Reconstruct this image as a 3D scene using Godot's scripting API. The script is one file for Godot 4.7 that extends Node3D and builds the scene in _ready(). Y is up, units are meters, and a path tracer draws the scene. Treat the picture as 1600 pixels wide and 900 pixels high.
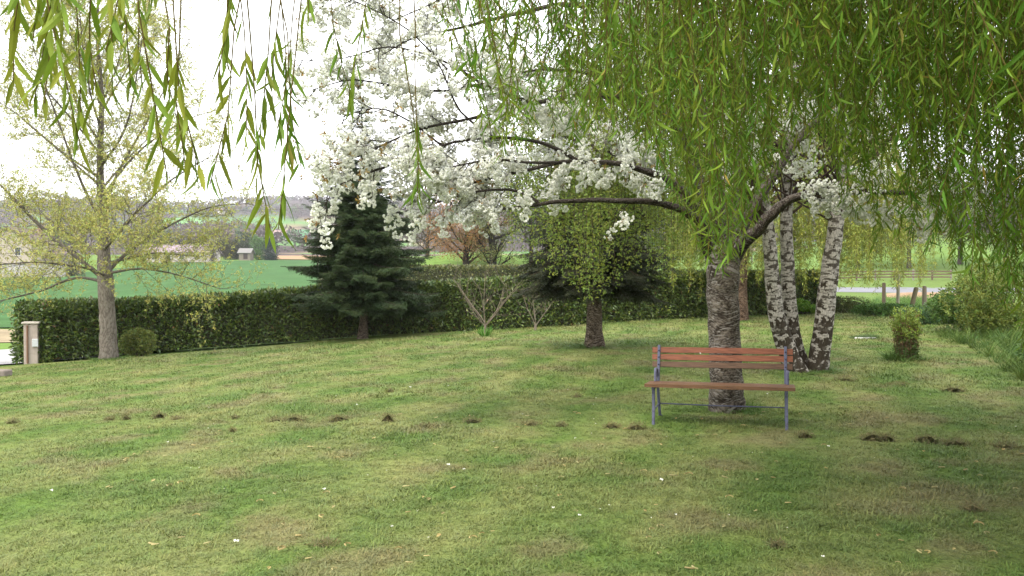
extends Node3D
# A garden lawn in spring under an overcast sky: bench, flowering cherry, birches, spruce, laurel hedge, seen from under a weeping willow.

const F := 1280.0    # focal length in pixels of the 1600 x 900 photograph
const EYE := 1.6
const HZ := 430.0    # row of the horizon
var rng := RandomNumberGenerator.new()
var M := {}
var lawn_noise := FastNoiseLite.new()
var patch_noise := FastNoiseLite.new()
var fine_noise := FastNoiseLite.new()
var hill_noise := FastNoiseLite.new()
var taken := {}

# ---------------------------------------------------------------- helpers
func R(a: float, b: float) -> float:
	return rng.randf_range(a, b)

func sm(a: float, b: float, x: float) -> float:
	return smoothstep(a, b, x)

func table(t: Array, x: float) -> float:
	if x <= t[0][0]: return t[0][1]
	for i in range(1, t.size()):
		if x <= t[i][0]:
			return lerpf(t[i - 1][1], t[i][1], (x - t[i - 1][0]) / (t[i][0] - t[i - 1][0]))
	return t[t.size() - 1][1]

const RISE := [[0, 0.0], [32, 0.0], [45, -0.2], [100, 0.3], [150, 1.8], [240, 6.2], [400, 13.0], [700, 34.0], [1100, 82.0], [1500, 128.0], [2200, 120.0], [4000, 60.0]]

func height(x: float, z: float) -> float:      # the lie of the land
	var d := maxf(0.0, -z)
	var g := (0.043 * maxf(x, -16.0) if x < 0.0 else 0.018 * minf(x, 20.0)) * clampf(d / 18.0, 0.0, 1.25) * (1.0 - sm(30, 110, d) * 0.8)
	g += table(RISE, sqrt(d * d + (0.5 * x * x if d > 200.0 else 0.0)))
	if d > 42.0:
		g += 3.6 * sm(42, 70, d) * exp(-pow((x + 4.0) / 13.0, 2.0)) * (1.0 - sm(90, 170, d))
		g += 7.5 * sm(88, 190, d) * sm(0.3, 0.45, x / d) * (1.0 - sm(250, 500, d))
	if d > 350.0:
		g += hill_noise.get_noise_2d(x, z) * 26.0 * sm(350, 1200, d)
	g += lawn_noise.get_noise_2d(x * 0.7, z * 0.7) * 0.03
	return g

func P(px: float, py: float, d: float) -> Vector3:   # the point at depth d in the direction of a pixel
	return Vector3((px - 800.0) / F * d, EYE + (HZ - py) / F * d, -d)

func G(px: float, py: float) -> Vector3:              # the point of the ground in that direction
	var d := 15.0
	for i in 40:
		var h := height((px - 800.0) / F * d, -d)
		d = lerpf(d, clampf((EYE - h) * F / maxf(py - HZ, 1.0), 2.0, 400.0), 0.6)
	var x := (px - 800.0) / F * d
	return Vector3(x, height(x, -d), -d)

func on(x: float, z: float, up := 0.0) -> Vector3:
	return Vector3(x, height(x, z) + up, z)

func pix(p: Vector3) -> Vector2:
	var d := maxf(-p.z, 0.01)
	return Vector2(800.0 + p.x / d * F, HZ - (p.y - EYE) / d * F)

func unit() -> Vector3:
	var u := R(-1, 1)
	var a := R(0, TAU)
	var s := sqrt(1.0 - u * u)
	return Vector3(s * cos(a), u, s * sin(a))

func smooth(p: PackedVector3Array, sub: int) -> PackedVector3Array:
	var o := PackedVector3Array()
	for i in p.size() - 1:
		var a := p[maxi(i - 1, 0)]
		var b := p[i]
		var c := p[i + 1]
		var e := p[mini(i + 2, p.size() - 1)]
		for k in sub:
			o.append(b.cubic_interpolate(c, a, e, float(k) / sub))
	o.append(p[p.size() - 1])
	return o

class Wood:      # collects tubes, boxes and faces for one mesh
	var v := PackedVector3Array()
	var n := PackedVector3Array()
	var uv := PackedVector2Array()
	var c := PackedColorArray()
	var idx := PackedInt32Array()
	var tint := Color(1, 1, 1)
	func tube(p: PackedVector3Array, r: PackedFloat32Array, sides := 6, lump := 0.0, noise: FastNoiseLite = null) -> void:
		if p.size() < 2: return
		var t := (p[1] - p[0]).normalized()
		var x := t.cross(Vector3(0.31, 0.2, 0.93)).normalized()
		var base := v.size()
		var along := 0.0
		for i in p.size():
			var t2 := t
			if i < p.size() - 1 and p[i + 1].distance_squared_to(p[i]) > 1e-12: t2 = (p[i + 1] - p[i]).normalized()
			if i > 0: along += p[i].distance_to(p[i - 1])
			x = (x - t2 * x.dot(t2)).normalized()
			var y := t2.cross(x)
			t = t2
			for k in sides + 1:
				var a := TAU * k / sides
				var o := x * cos(a) + y * sin(a)
				var rr := r[i]
				if noise: rr *= 1.0 + lump * noise.get_noise_3d(cos(a) * 1.5 + p[0].x * 7.0, along * 2.2, sin(a) * 1.5 + p[0].z)
				v.append(p[i] + o * rr)
				n.append(o)
				uv.append(Vector2(float(k) / sides, along))
				c.append(tint)
		for i in p.size() - 1:
			for k in sides:
				var q := base + i * (sides + 1) + k
				idx.append_array([q, q + sides + 1, q + 1, q + 1, q + sides + 1, q + sides + 2])
		var e := v.size()       # closed end
		v.append(p[p.size() - 1] + t * r[r.size() - 1] * 0.3); n.append(t); uv.append(Vector2(0.5, along)); c.append(tint)
		var last := base + (p.size() - 1) * (sides + 1)
		for k in sides: idx.append_array([last + k, e, last + k + 1])
	func quad(a: Vector3, b: Vector3, cc: Vector3, d: Vector3, s := 1.0) -> void:    # a b c d run clockwise seen from outside
		var base := v.size()
		var nn := (cc - a).cross(b - a).normalized()
		if nn == Vector3.ZERO: nn = (d - a).cross(cc - a).normalized()
		for q in [a, b, cc, d]:
			v.append(q); n.append(nn); c.append(tint)
		uv.append_array([Vector2(0, 0), Vector2(a.distance_to(b) * s, 0), Vector2(a.distance_to(b) * s, b.distance_to(cc) * s), Vector2(0, a.distance_to(d) * s)])
		idx.append_array([base, base + 1, base + 2, base, base + 2, base + 3])
	func box(at: Transform3D, size: Vector3, bevel := 0.0) -> void:
		var h := size / 2.0
		var b := minf(bevel, minf(h.x, minf(h.y, h.z)) * 0.45)
		var q := func(sx, sy, sz, flat): return at * Vector3(sx * (h.x - (0.0 if flat == 0 else b)), sy * (h.y - (0.0 if flat == 1 else b)), sz * (h.z - (0.0 if flat == 2 else b)))
		for s in [-1, 1]:
			face([q.call(s, -1, -1, 0), q.call(s, 1, -1, 0), q.call(s, 1, 1, 0), q.call(s, -1, 1, 0)], at.basis * Vector3(s, 0, 0))
			face([q.call(-1, s, -1, 1), q.call(1, s, -1, 1), q.call(1, s, 1, 1), q.call(-1, s, 1, 1)], at.basis * Vector3(0, s, 0))
			face([q.call(-1, -1, s, 2), q.call(1, -1, s, 2), q.call(1, 1, s, 2), q.call(-1, 1, s, 2)], at.basis * Vector3(0, 0, s))
		if b > 0.0:
			for s in [-1, 1]:
				for u in [-1, 1]:
					face([q.call(s, u, -1, 0), q.call(s, u, 1, 0), q.call(s, u, 1, 1), q.call(s, u, -1, 1)], at.basis * Vector3(s, u, 0))
					face([q.call(s, -1, u, 0), q.call(s, 1, u, 0), q.call(s, 1, u, 2), q.call(s, -1, u, 2)], at.basis * Vector3(s, 0, u))
					face([q.call(-1, s, u, 1), q.call(1, s, u, 1), q.call(1, s, u, 2), q.call(-1, s, u, 2)], at.basis * Vector3(0, s, u))
					for w in [-1, 1]: face([q.call(s, u, w, 0), q.call(s, u, w, 1), q.call(s, u, w, 2)], at.basis * Vector3(s, u, w))
	func face(p: Array, out: Vector3) -> void:       # a flat convex face turned to look along out
		var nn: Vector3 = (p[2] - p[0]).cross(p[1] - p[0]).normalized()
		if nn.dot(out) < 0.0:
			p.reverse(); nn = -nn
		var base := v.size()
		var o: Vector3 = p[0]
		var ax: Vector3 = Vector3.RIGHT if absf(nn.x) < 0.8 else Vector3.FORWARD
		ax = (ax - nn * ax.dot(nn)).normalized()
		var ay := nn.cross(ax)
		for q in p:
			v.append(q); n.append(nn); c.append(tint); uv.append(Vector2(ax.dot(q), ay.dot(q)))
		for i in range(1, p.size() - 1): idx.append_array([base, base + i, base + i + 1])
	func mesh(material: Material, flat := false) -> ArrayMesh:
		var a := []
		a.resize(Mesh.ARRAY_MAX)
		a[Mesh.ARRAY_VERTEX] = v
		if not flat: a[Mesh.ARRAY_NORMAL] = n
		a[Mesh.ARRAY_TEX_UV] = uv
		a[Mesh.ARRAY_COLOR] = c
		a[Mesh.ARRAY_INDEX] = idx
		var m := ArrayMesh.new()
		m.add_surface_from_arrays(Mesh.PRIMITIVE_TRIANGLES, a)
		m.surface_set_material(0, material)
		return m

class Leafy:     # collects flat faces without normals (leaves, needles, petals)
	var v := PackedVector3Array()
	var c := PackedColorArray()
	var tint := Color(1, 1, 1)
	func tri(a: Vector3, b: Vector3, d: Vector3) -> void:
		v.append(a); v.append(b); v.append(d)
		c.append(tint); c.append(tint); c.append(tint)
	func leaf(t: Transform3D, length: float, width: float, curve := 0.1, fold := 0.25, segs := 3) -> void:   # grows along y, faces z
		var prev := [t.origin, t.origin, t.origin]
		for i in range(1, segs + 1):
			var s := float(i) / segs
			var w := width * 0.5 * pow(sin(PI * pow(s, 0.75)), 0.8) if i < segs else 0.0
			var y := length * s
			var z := -curve * length * s * s
			var m := t * Vector3(0, y, z)
			var l := t * Vector3(-w, y, z + fold * w)
			var r := t * Vector3(w, y, z + fold * w)
			if i == 1:
				tri(prev[1], l, m); tri(prev[1], m, r)
			elif i == segs:
				tri(prev[0], m, prev[1]); tri(prev[1], m, prev[2])
			else:
				tri(prev[0], l, m); tri(prev[0], m, prev[1]); tri(prev[1], m, r); tri(prev[1], r, prev[2])
			prev = [l, m, r]
	func mesh(material: Material) -> ArrayMesh:
		var a := []
		a.resize(Mesh.ARRAY_MAX)
		a[Mesh.ARRAY_VERTEX] = v
		a[Mesh.ARRAY_COLOR] = c
		var m := ArrayMesh.new()
		m.add_surface_from_arrays(Mesh.PRIMITIVE_TRIANGLES, a)
		m.surface_set_material(0, material)
		return m

func numbered(called: String) -> String:
	taken[called] = taken.get(called, -1) + 1
	return called if taken[called] == 0 else "%s_%03d" % [called, taken[called]]

func thing(called: String, label: String, category: String, at := Vector3.ZERO, group := "") -> Node3D:
	var o := Node3D.new()
	o.name = numbered(called)
	add_child(o)
	o.position = at
	tag(o, label, category, group)
	return o

func tag(o: Node3D, label: String, category: String, group := "") -> void:
	o.set_meta("label", label)
	o.set_meta("category", category)
	if group: o.set_meta("group", group)

func part(called: String, m: Mesh, parent: Node3D, at := Vector3.ZERO) -> MeshInstance3D:    # meshes are in world axes; at takes them back to the thing's base
	var o := MeshInstance3D.new()
	o.name = called
	o.mesh = m
	parent.add_child(o, true)
	o.position = at
	return o

func structure(called: String, m: Mesh, label := "", category := "") -> MeshInstance3D:
	var o := MeshInstance3D.new()
	o.name = called
	o.mesh = m
	add_child(o)
	o.set_meta("kind", "structure")
	o.set_meta("label", label)
	o.set_meta("category", category)
	return o

func scatter(called: String, parent: Node3D, m: Mesh, where: Array, tints: PackedColorArray, at := Vector3.ZERO) -> MultiMeshInstance3D:
	var mm := MultiMesh.new()
	mm.transform_format = MultiMesh.TRANSFORM_3D
	mm.use_colors = true
	mm.mesh = m
	mm.instance_count = where.size()
	for i in where.size():
		mm.set_instance_transform(i, where[i])
		mm.set_instance_color(i, tints[i])
	var o := MultiMeshInstance3D.new()
	o.name = called
	o.multimesh = mm
	o.set_meta("kind", "stuff")
	parent.add_child(o, true)
	o.position = at
	return o

func aim(at: Vector3, dir: Vector3, roll: float, s := 1.0) -> Transform3D:     # y along dir
	var y := dir.normalized()
	var x := y.cross(Vector3(0.12, 0.05, 1.0) if absf(y.z) < 0.9 else Vector3.UP).normalized()
	x = x.rotated(y, roll)
	return Transform3D(Basis(x, y, x.cross(y)) * s, at)

func vary(c: Color, light := 0.2, hue := 0.12) -> Color:
	var k := 1.0 + R(-light, light)
	var h := R(-hue, hue)
	return Color(c.r * k * (1.0 + h), c.g * k, c.b * k * (1.0 - h * 0.6))

func lin(r: float, g: float, b: float) -> Color:
	return Color(r, g, b).linear_to_srgb()

func mat(called: String, albedo: Color, rough := 0.9, spec := 0.3) -> StandardMaterial3D:   # albedo is linear
	var m := StandardMaterial3D.new()
	m.resource_name = called
	m.albedo_color = albedo.linear_to_srgb()
	m.roughness = rough
	m.metallic_specular = spec
	m.vertex_color_use_as_albedo = true
	M[called] = m
	return m

func leaf_mat(called: String, thru: float, rough := 0.5, spec := 0.4) -> StandardMaterial3D:
	var m := mat(called, Color(1, 1, 1), rough, spec)
	m.backlight_enabled = true
	m.backlight = Color(thru, thru, thru * 0.75).linear_to_srgb()
	return m

func noise_tex(freq: float, ramp: Array, size := 512, type := FastNoiseLite.TYPE_SIMPLEX_SMOOTH, oct := 4, sd := 1) -> NoiseTexture2D:
	var n := FastNoiseLite.new()
	n.seed = sd
	n.noise_type = type
	n.frequency = freq
	n.fractal_octaves = oct
	var t := NoiseTexture2D.new()
	t.width = size
	t.height = size
	t.seamless = true
	t.noise = n
	if ramp:
		var g := Gradient.new()
		var off := PackedFloat32Array()
		var col := PackedColorArray()
		for r in ramp:
			off.append(r[0]); col.append(r[1].linear_to_srgb())
		g.offsets = off
		g.colors = col
		t.color_ramp = g
	return t

func bark_tex(kind: String, w: int, h: int, sd: int) -> Array:     # [colour, relief]: u runs round the stem, v along it, both repeat
	var n := FastNoiseLite.new(); n.seed = sd; n.frequency = 1.0; n.fractal_octaves = 3
	var n2 := FastNoiseLite.new(); n2.seed = sd + 5; n2.frequency = 1.0; n2.fractal_octaves = 2
	var im := Image.create(w, h, false, Image.FORMAT_RGB8)
	var hm := Image.create(w, h, false, Image.FORMAT_RGB8)
	for y in h:
		var v := float(y) / h
		var cv := cos(TAU * v); var sv := sin(TAU * v)
		for x in w:
			var a := TAU * x / w
			var cx := cos(a); var sx := sin(a)
			var col: Color
			var hh := 0.5
			if kind == "cherry":       # grey brown, cracked in short rings
				var ring := n.get_noise_3d(cx * 0.7 + cv * 4.2, sx * 0.7 + sv * 4.2, cv * 3.0 + sv * 2.0 + cx)
				var crack := n2.get_noise_3d(cx * 2.2 + cv * 7.0, sx * 2.2 + sv * 7.0, sv * 8.0)
				var g := n.get_noise_3d(cx * 5.0, sx * 5.0 + cv * 6.0, sv * 6.0)
				var big := n2.get_noise_3d(cx * 0.9 + cv * 1.3, sx * 0.9 + sv * 1.3, 7.0)
				var k := clampf(0.42 + ring * 0.35 + g * 0.9 + big * 0.7, 0, 1)
				col = Color(0.035, 0.028, 0.022).lerp(Color(0.17, 0.145, 0.12), k)
				if crack > 0.3: col = col.lerp(Color(0.27, 0.25, 0.23), 0.7)
				hh = clampf(0.45 + ring * 0.35 + g * 0.6, 0, 1)
			elif kind == "birch":      # white with dark bands
				var up := v * 8.0          # metres above the foot: rough and black below, white with dark bands above
				var band := n.get_noise_3d(cx * 0.5, sx * 0.5, up * 9.0)
				var blotch := n2.get_noise_3d(cx * 1.1 + 9.0 + 0.5 * band, sx * 1.1, up * 9.0 + band * 0.8) + 0.25 * n.get_noise_3d(cx * 4.0, sx * 4.0, up * 16.0)
				var line := n2.get_noise_3d(cx * 0.7, sx * 0.7, up * 30.0 + 40.0)
				var k := 1.0
				if blotch > lerpf(-0.24, 0.4, smoothstep(0.0, 1.8, up)) + 0.12 * band: k = 0.0
				elif band > 0.2: k = 0.1 + 0.3 * smoothstep(0.3, 0.2, band)
				elif line > 0.22: k = 0.45
				var g := n.get_noise_3d(cx * 5.0, sx * 5.0, up * 14.0)
				col = Color(0.05, 0.04, 0.03).lerp(Color(0.38, 0.35, 0.315), k) * (0.9 + 0.5 * g)
				hh = clampf(k * 0.4 + 0.3 + g * 0.3 * (1.0 - k), 0, 1)
			else:                      # oak: grey, finely ridged, with lichen
				var ridge := absf(n.get_noise_3d(cx * 2.6, sx * 2.6 + sv * 1.5, cv * 2.6))
				var lich := n2.get_noise_3d(cx * 2.0 + cv * 2.0, sx * 2.0, sv * 3.0)
				col = Color(0.1, 0.083, 0.068).lerp(Color(0.19, 0.165, 0.14), clampf(ridge * 3.0, 0, 1))
				if lich > 0.2: col = col.lerp(Color(0.22, 0.2, 0.17), 0.55)
				hh = clampf(ridge * 2.0, 0, 1)
			col = col.linear_to_srgb()
			im.set_pixel(x, y, col)
			hm.set_pixel(x, y, Color(hh, hh, hh))
	return [ImageTexture.create_from_image(im), ImageTexture.create_from_image(hm)]

func bark_mat(called: String, tex: Array, depth: float, tint := Color(1, 1, 1)) -> StandardMaterial3D:
	var m := mat(called, tint, 0.95, 0.2)
	m.albedo_texture = tex[0]
	m.heightmap_enabled = true
	m.heightmap_texture = tex[1]
	m.heightmap_scale = depth
	return m

# ---------------------------------------------------------------- growth
func path_of(list: Array, jitter := 0.3, thick := 1.0) -> Array:      # [[px, py, depth, radius], ...] -> [points, radii], smoothed
	var p := PackedVector3Array()
	var r := PackedVector3Array()
	for q in list:
		p.append(P(q[0], q[1], q[2]))
		r.append(Vector3(q[3] * thick, 0, 0))
	var p2 := smooth(p, 4)
	var r2 := PackedFloat32Array()
	for i in p2.size():
		var t := float(i) / 4.0
		var k := mini(int(t), r.size() - 2)
		r2.append(lerpf(r[k].x, r[k + 1].x, t - k))
	for i in range(1, p2.size() - 1): p2[i] += unit() * r2[i] * jitter
	return [p2, r2]

func branch(w: Wood, from: Vector3, dir: Vector3, length: float, r0: float, bend: Vector3, wob: float, segs: int, sides := 4) -> PackedVector3Array:
	var p := PackedVector3Array([from])
	var r := PackedFloat32Array([r0])
	var d := dir.normalized()
	for i in segs:
		d = (d + unit() * wob + bend / segs).normalized()
		p.append(p[i] + d * length / segs)
		r.append(lerpf(r0, r0 * 0.3, float(i + 1) / segs))
	w.tube(p, r, sides)
	return p

func twiggy(w: Wood, path: PackedVector3Array, from_t: float, count: int, length: float, r0: float, bend: Vector3, wob: float, levels: int, out: Array, up := 0.3, shrink := 0.55) -> void:
	for k in count:
		var t := lerpf(from_t, 0.98, (k + R(0, 1)) / count) * (path.size() - 1)
		var i := mini(int(t), path.size() - 2)
		var at := path[i].lerp(path[i + 1], t - i)
		var along := (path[i + 1] - path[i]).normalized()
		var side := (unit() + Vector3.UP * up).normalized()
		side = (side - along * side.dot(along)).normalized()
		var dir := (along * R(0.5, 1.1) + side).normalized()
		var l := length * R(0.6, 1.25)
		var p := branch(w, at, dir, l, r0, bend, wob, 5 if levels > 1 else 4, 4 if levels > 1 else 3)
		if levels > 1:
			twiggy(w, p, 0.2, maxi(3, int(count * 0.45)), length * shrink, r0 * 0.55, bend, wob, levels - 1, out, up, shrink)
		else:
			out.append(p)

func clump_mesh(count: int, size: float, spread: float, m: Material, slim := 0.5) -> ArrayMesh:   # a loose ball of leaves of radius spread
	var l := Leafy.new()
	for i in count:
		var u := unit()
		l.tint = Color(1, 1, 1) * R(0.8, 1.2)
		l.leaf(aim(u * spread * pow(R(0, 1), 0.45), (u + unit() * 0.9 + Vector3.DOWN * 0.2), R(0, TAU)), size * R(0.7, 1.2), size * slim, R(-0.2, 0.3), 0.3, 2)
	return l.mesh(m)

# ---------------------------------------------------------------- the setting
func set_light() -> void:
	var cam := Camera3D.new()
	cam.name = "camera"
	cam.fov = rad_to_deg(2.0 * atan(450.0 / F))
	cam.near = 0.05
	cam.far = 9000.0
	cam.position = Vector3(0, EYE, 0)
	cam.rotation.x = -atan((450.0 - HZ) / F)
	add_child(cam)
	cam.current = true
	var e := Environment.new()
	e.background_mode = Environment.BG_SKY
	var s := ProceduralSkyMaterial.new()          # overcast: white, a little darker overhead than a clear horizon
	s.sky_top_color = Color(0.97, 0.985, 1.0)
	s.sky_horizon_color = Color(1.0, 1.0, 1.0)
	s.ground_bottom_color = Color(0.4, 0.42, 0.3)
	s.ground_horizon_color = Color(0.9, 0.9, 0.9)
	s.sky_curve = 0.2
	var sky := Sky.new()
	sky.sky_material = s
	e.sky = sky
	e.tonemap_mode = Environment.TONE_MAPPER_LINEAR
	e.tonemap_exposure = 3.4
	e.sdfgi_enabled = true
	e.ssao_enabled = true
	e.ssil_enabled = true
	e.fog_enabled = true
	e.fog_density = 0.0002
	e.fog_light_color = Color(0.93, 0.93, 0.97)
	var we := WorldEnvironment.new()
	we.name = "world_environment"
	we.environment = e
	add_child(we)
	var sun := DirectionalLight3D.new()
	sun.name = "sun"
	sun.light_energy = 0.4
	sun.light_angular_distance = 25.0
	sun.light_color = Color(1.0, 0.97, 0.91)
	sun.shadow_enabled = true
	sun.rotation_degrees = Vector3(-58, -40, 0)
	add_child(sun)

func set_materials() -> void:
	leaf_mat("willow_leaf", 0.55, 0.6, 0.25)
	leaf_mat("leaf", 0.4, 0.55, 0.35)
	leaf_mat("laurel_leaf", 0.15, 0.32, 0.5)
	leaf_mat("needle", 0.1, 0.6, 0.3)
	leaf_mat("petal", 0.45, 0.7, 0.2)
	leaf_mat("grass_blade", 0.3, 0.6, 0.25)
	mat("twig", Color(1, 1, 1), 0.9, 0.2)
	var ch := bark_tex("cherry", 256, 512, 3)
	bark_mat("cherry_bark", ch, 0.9)
	bark_mat("plain_bark", ch, 1.2, Color(1.0, 0.9, 0.8))
	bark_mat("red_bark", ch, 1.2, Color(1.1, 0.85, 0.72))
	bark_mat("birch_bark", bark_tex("birch", 192, 1024, 11), 0.8).uv1_scale = Vector3(1, 0.125, 1)
	bark_mat("oak_bark", bark_tex("oak", 256, 512, 21), 1.0).uv1_scale = Vector3(1, 0.4, 1)
	var l := mat("lawn_soil", Color(1, 1, 1), 1.0, 0.1)
	l.heightmap_enabled = true
	l.heightmap_texture = noise_tex(0.05, [], 512, FastNoiseLite.TYPE_SIMPLEX_SMOOTH, 5, 4)
	l.heightmap_scale = 2.0
	l.albedo_texture = noise_tex(0.03, [[0.0, Color(0.55, 0.6, 0.5)], [0.5, Color(1, 1, 1)], [1.0, Color(1.35, 1.25, 1.2)]], 1024, FastNoiseLite.TYPE_SIMPLEX_SMOOTH, 6, 8)
	l.uv1_triplanar = true
	l.uv1_world_triplanar = true
	l.uv1_scale = Vector3(0.7, 0.7, 0.7)
	var land := mat("land", Color(1, 1, 1), 1.0, 0.1)
	land.albedo_texture = noise_tex(0.02, [[0.0, Color(0.7, 0.7, 0.7)], [1.0, Color(1.2, 1.2, 1.15)]], 512, FastNoiseLite.TYPE_SIMPLEX_SMOOTH, 6, 9)
	land.uv1_triplanar = true
	land.uv1_world_triplanar = true
	land.uv1_scale = Vector3(0.11, 0.11, 0.11)
	var r := mat("concrete", Color(1, 1, 1), 0.95, 0.2)
	r.albedo_texture = noise_tex(0.02, [[0.0, Color(0.75, 0.74, 0.72)], [0.45, Color(1, 1, 1)], [1.0, Color(1.1, 1.08, 1.05)]], 512, FastNoiseLite.TYPE_SIMPLEX_SMOOTH, 6, 12)
	r.uv1_triplanar = true
	r.uv1_world_triplanar = true
	r.uv1_scale = Vector3(0.6, 0.6, 0.6)
	var w := mat("slat_wood", Color(1, 1, 1), 0.55, 0.4)      # grain runs along local x
	w.albedo_texture = noise_tex(0.02, [[0.0, Color(0.35, 0.32, 0.3)], [0.35, Color(0.7, 0.68, 0.66)], [0.55, Color(1, 1, 1)], [1.0, Color(1.35, 1.35, 1.35)]], 512, FastNoiseLite.TYPE_SIMPLEX_SMOOTH, 5, 15)
	w.uv1_triplanar = true
	w.uv1_scale = Vector3(0.5, 9.0, 9.0)
	w.heightmap_enabled = true
	w.heightmap_texture = w.albedo_texture
	w.heightmap_scale = 0.15
	var mt := mat("painted_iron", Color(0.1, 0.105, 0.165), 0.65, 0.4)
	mt.albedo_texture = noise_tex(0.03, [[0.0, Color(0.5, 0.45, 0.4)], [0.4, Color(1, 1, 1)], [1.0, Color(1.35, 1.35, 1.4)]], 256, FastNoiseLite.TYPE_SIMPLEX_SMOOTH, 5, 17)
	mt.uv1_triplanar = true
	mt.uv1_scale = Vector3(2, 2, 2)
	mat("plain", Color(1, 1, 1), 0.85, 0.3)
	mat("glass", Color(0.03, 0.035, 0.04), 0.1, 0.5)

func lawn_color(x: float, z: float) -> Color:     # patches of straw, moss and fresh grass, and the mower's stripes
	var a := patch_noise.get_noise_2d(x, z * 0.8)
	var b := lawn_noise.get_noise_2d(x * 6.0, z * 6.0)
	var f := fine_noise.get_noise_2d(x, z)
	var stripe := sin((x * 0.93 + z * 0.37) * TAU / 1.25 + lawn_noise.get_noise_2d(x * 2.0, z * 2.0) * 2.0)
	var green := Color(0.125, 0.195, 0.048)
	var straw := Color(0.25, 0.265, 0.1)
	var dry := Color(0.22, 0.19, 0.1)
	var c := green.lerp(straw, clampf(0.42 + a * 0.65 + f * 0.5 + stripe * 0.24, 0.0, 1.0))
	c = c.lerp(dry, clampf((b - 0.12) * 2.0 + (f - 0.1) * 0.9, 0.0, 0.6))
	return c

func polar_sheet(cols: Array, rows: int, up: float, m: Material, tint: Callable) -> ArrayMesh:   # columns [bearing as a pixel, near depth, far depth], finely divided
	var w := Wood.new()
	var list := []
	for i in cols.size() - 1:
		var n := maxi(2, int(absf(cols[i + 1][0] - cols[i][0]) / 20.0))
		for k in n:
			var t := float(k) / n
			list.append([lerpf(cols[i][0], cols[i + 1][0], t), lerpf(cols[i][1], cols[i + 1][1], t), lerpf(cols[i][2], cols[i + 1][2], t)])
	list.append(cols[cols.size() - 1])
	for q in list:
		for j in rows + 1:
			var d := lerpf(q[1], q[2], float(j) / rows)
			if j == 0 or j == rows: d += fine_noise.get_noise_2d(q[0] * 0.11, d) * 0.012 * d
			var x: float = (q[0] - 800.0) / F * d
			w.v.append(on(x, -d, up)); w.n.append(Vector3.UP); w.uv.append(Vector2(x, -d))
			w.c.append(tint.call(x, -d))
	for i in list.size() - 1:
		for j in rows:
			var a := i * (rows + 1) + j
			w.idx.append_array([a, a + 1, a + rows + 2, a, a + rows + 2, a + rows + 1])
	return w.mesh(m)

func land_color(x: float, z: float) -> Color:
	var d := -z
	var green := Color(0.12, 0.19, 0.05)
	if d < 120.0 and x > 20.0: return Color(0.115, 0.165, 0.05)
	if d < 300.0: return green
	var c := hill_noise.get_noise_2d(x * 1.7 + 300.0, z * 2.6)
	var wood := Color(0.075, 0.06, 0.06)
	if c > 0.16: return Color(0.1, 0.2, 0.06)
	if c > 0.06: return Color(0.2, 0.16, 0.1)
	return wood

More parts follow.
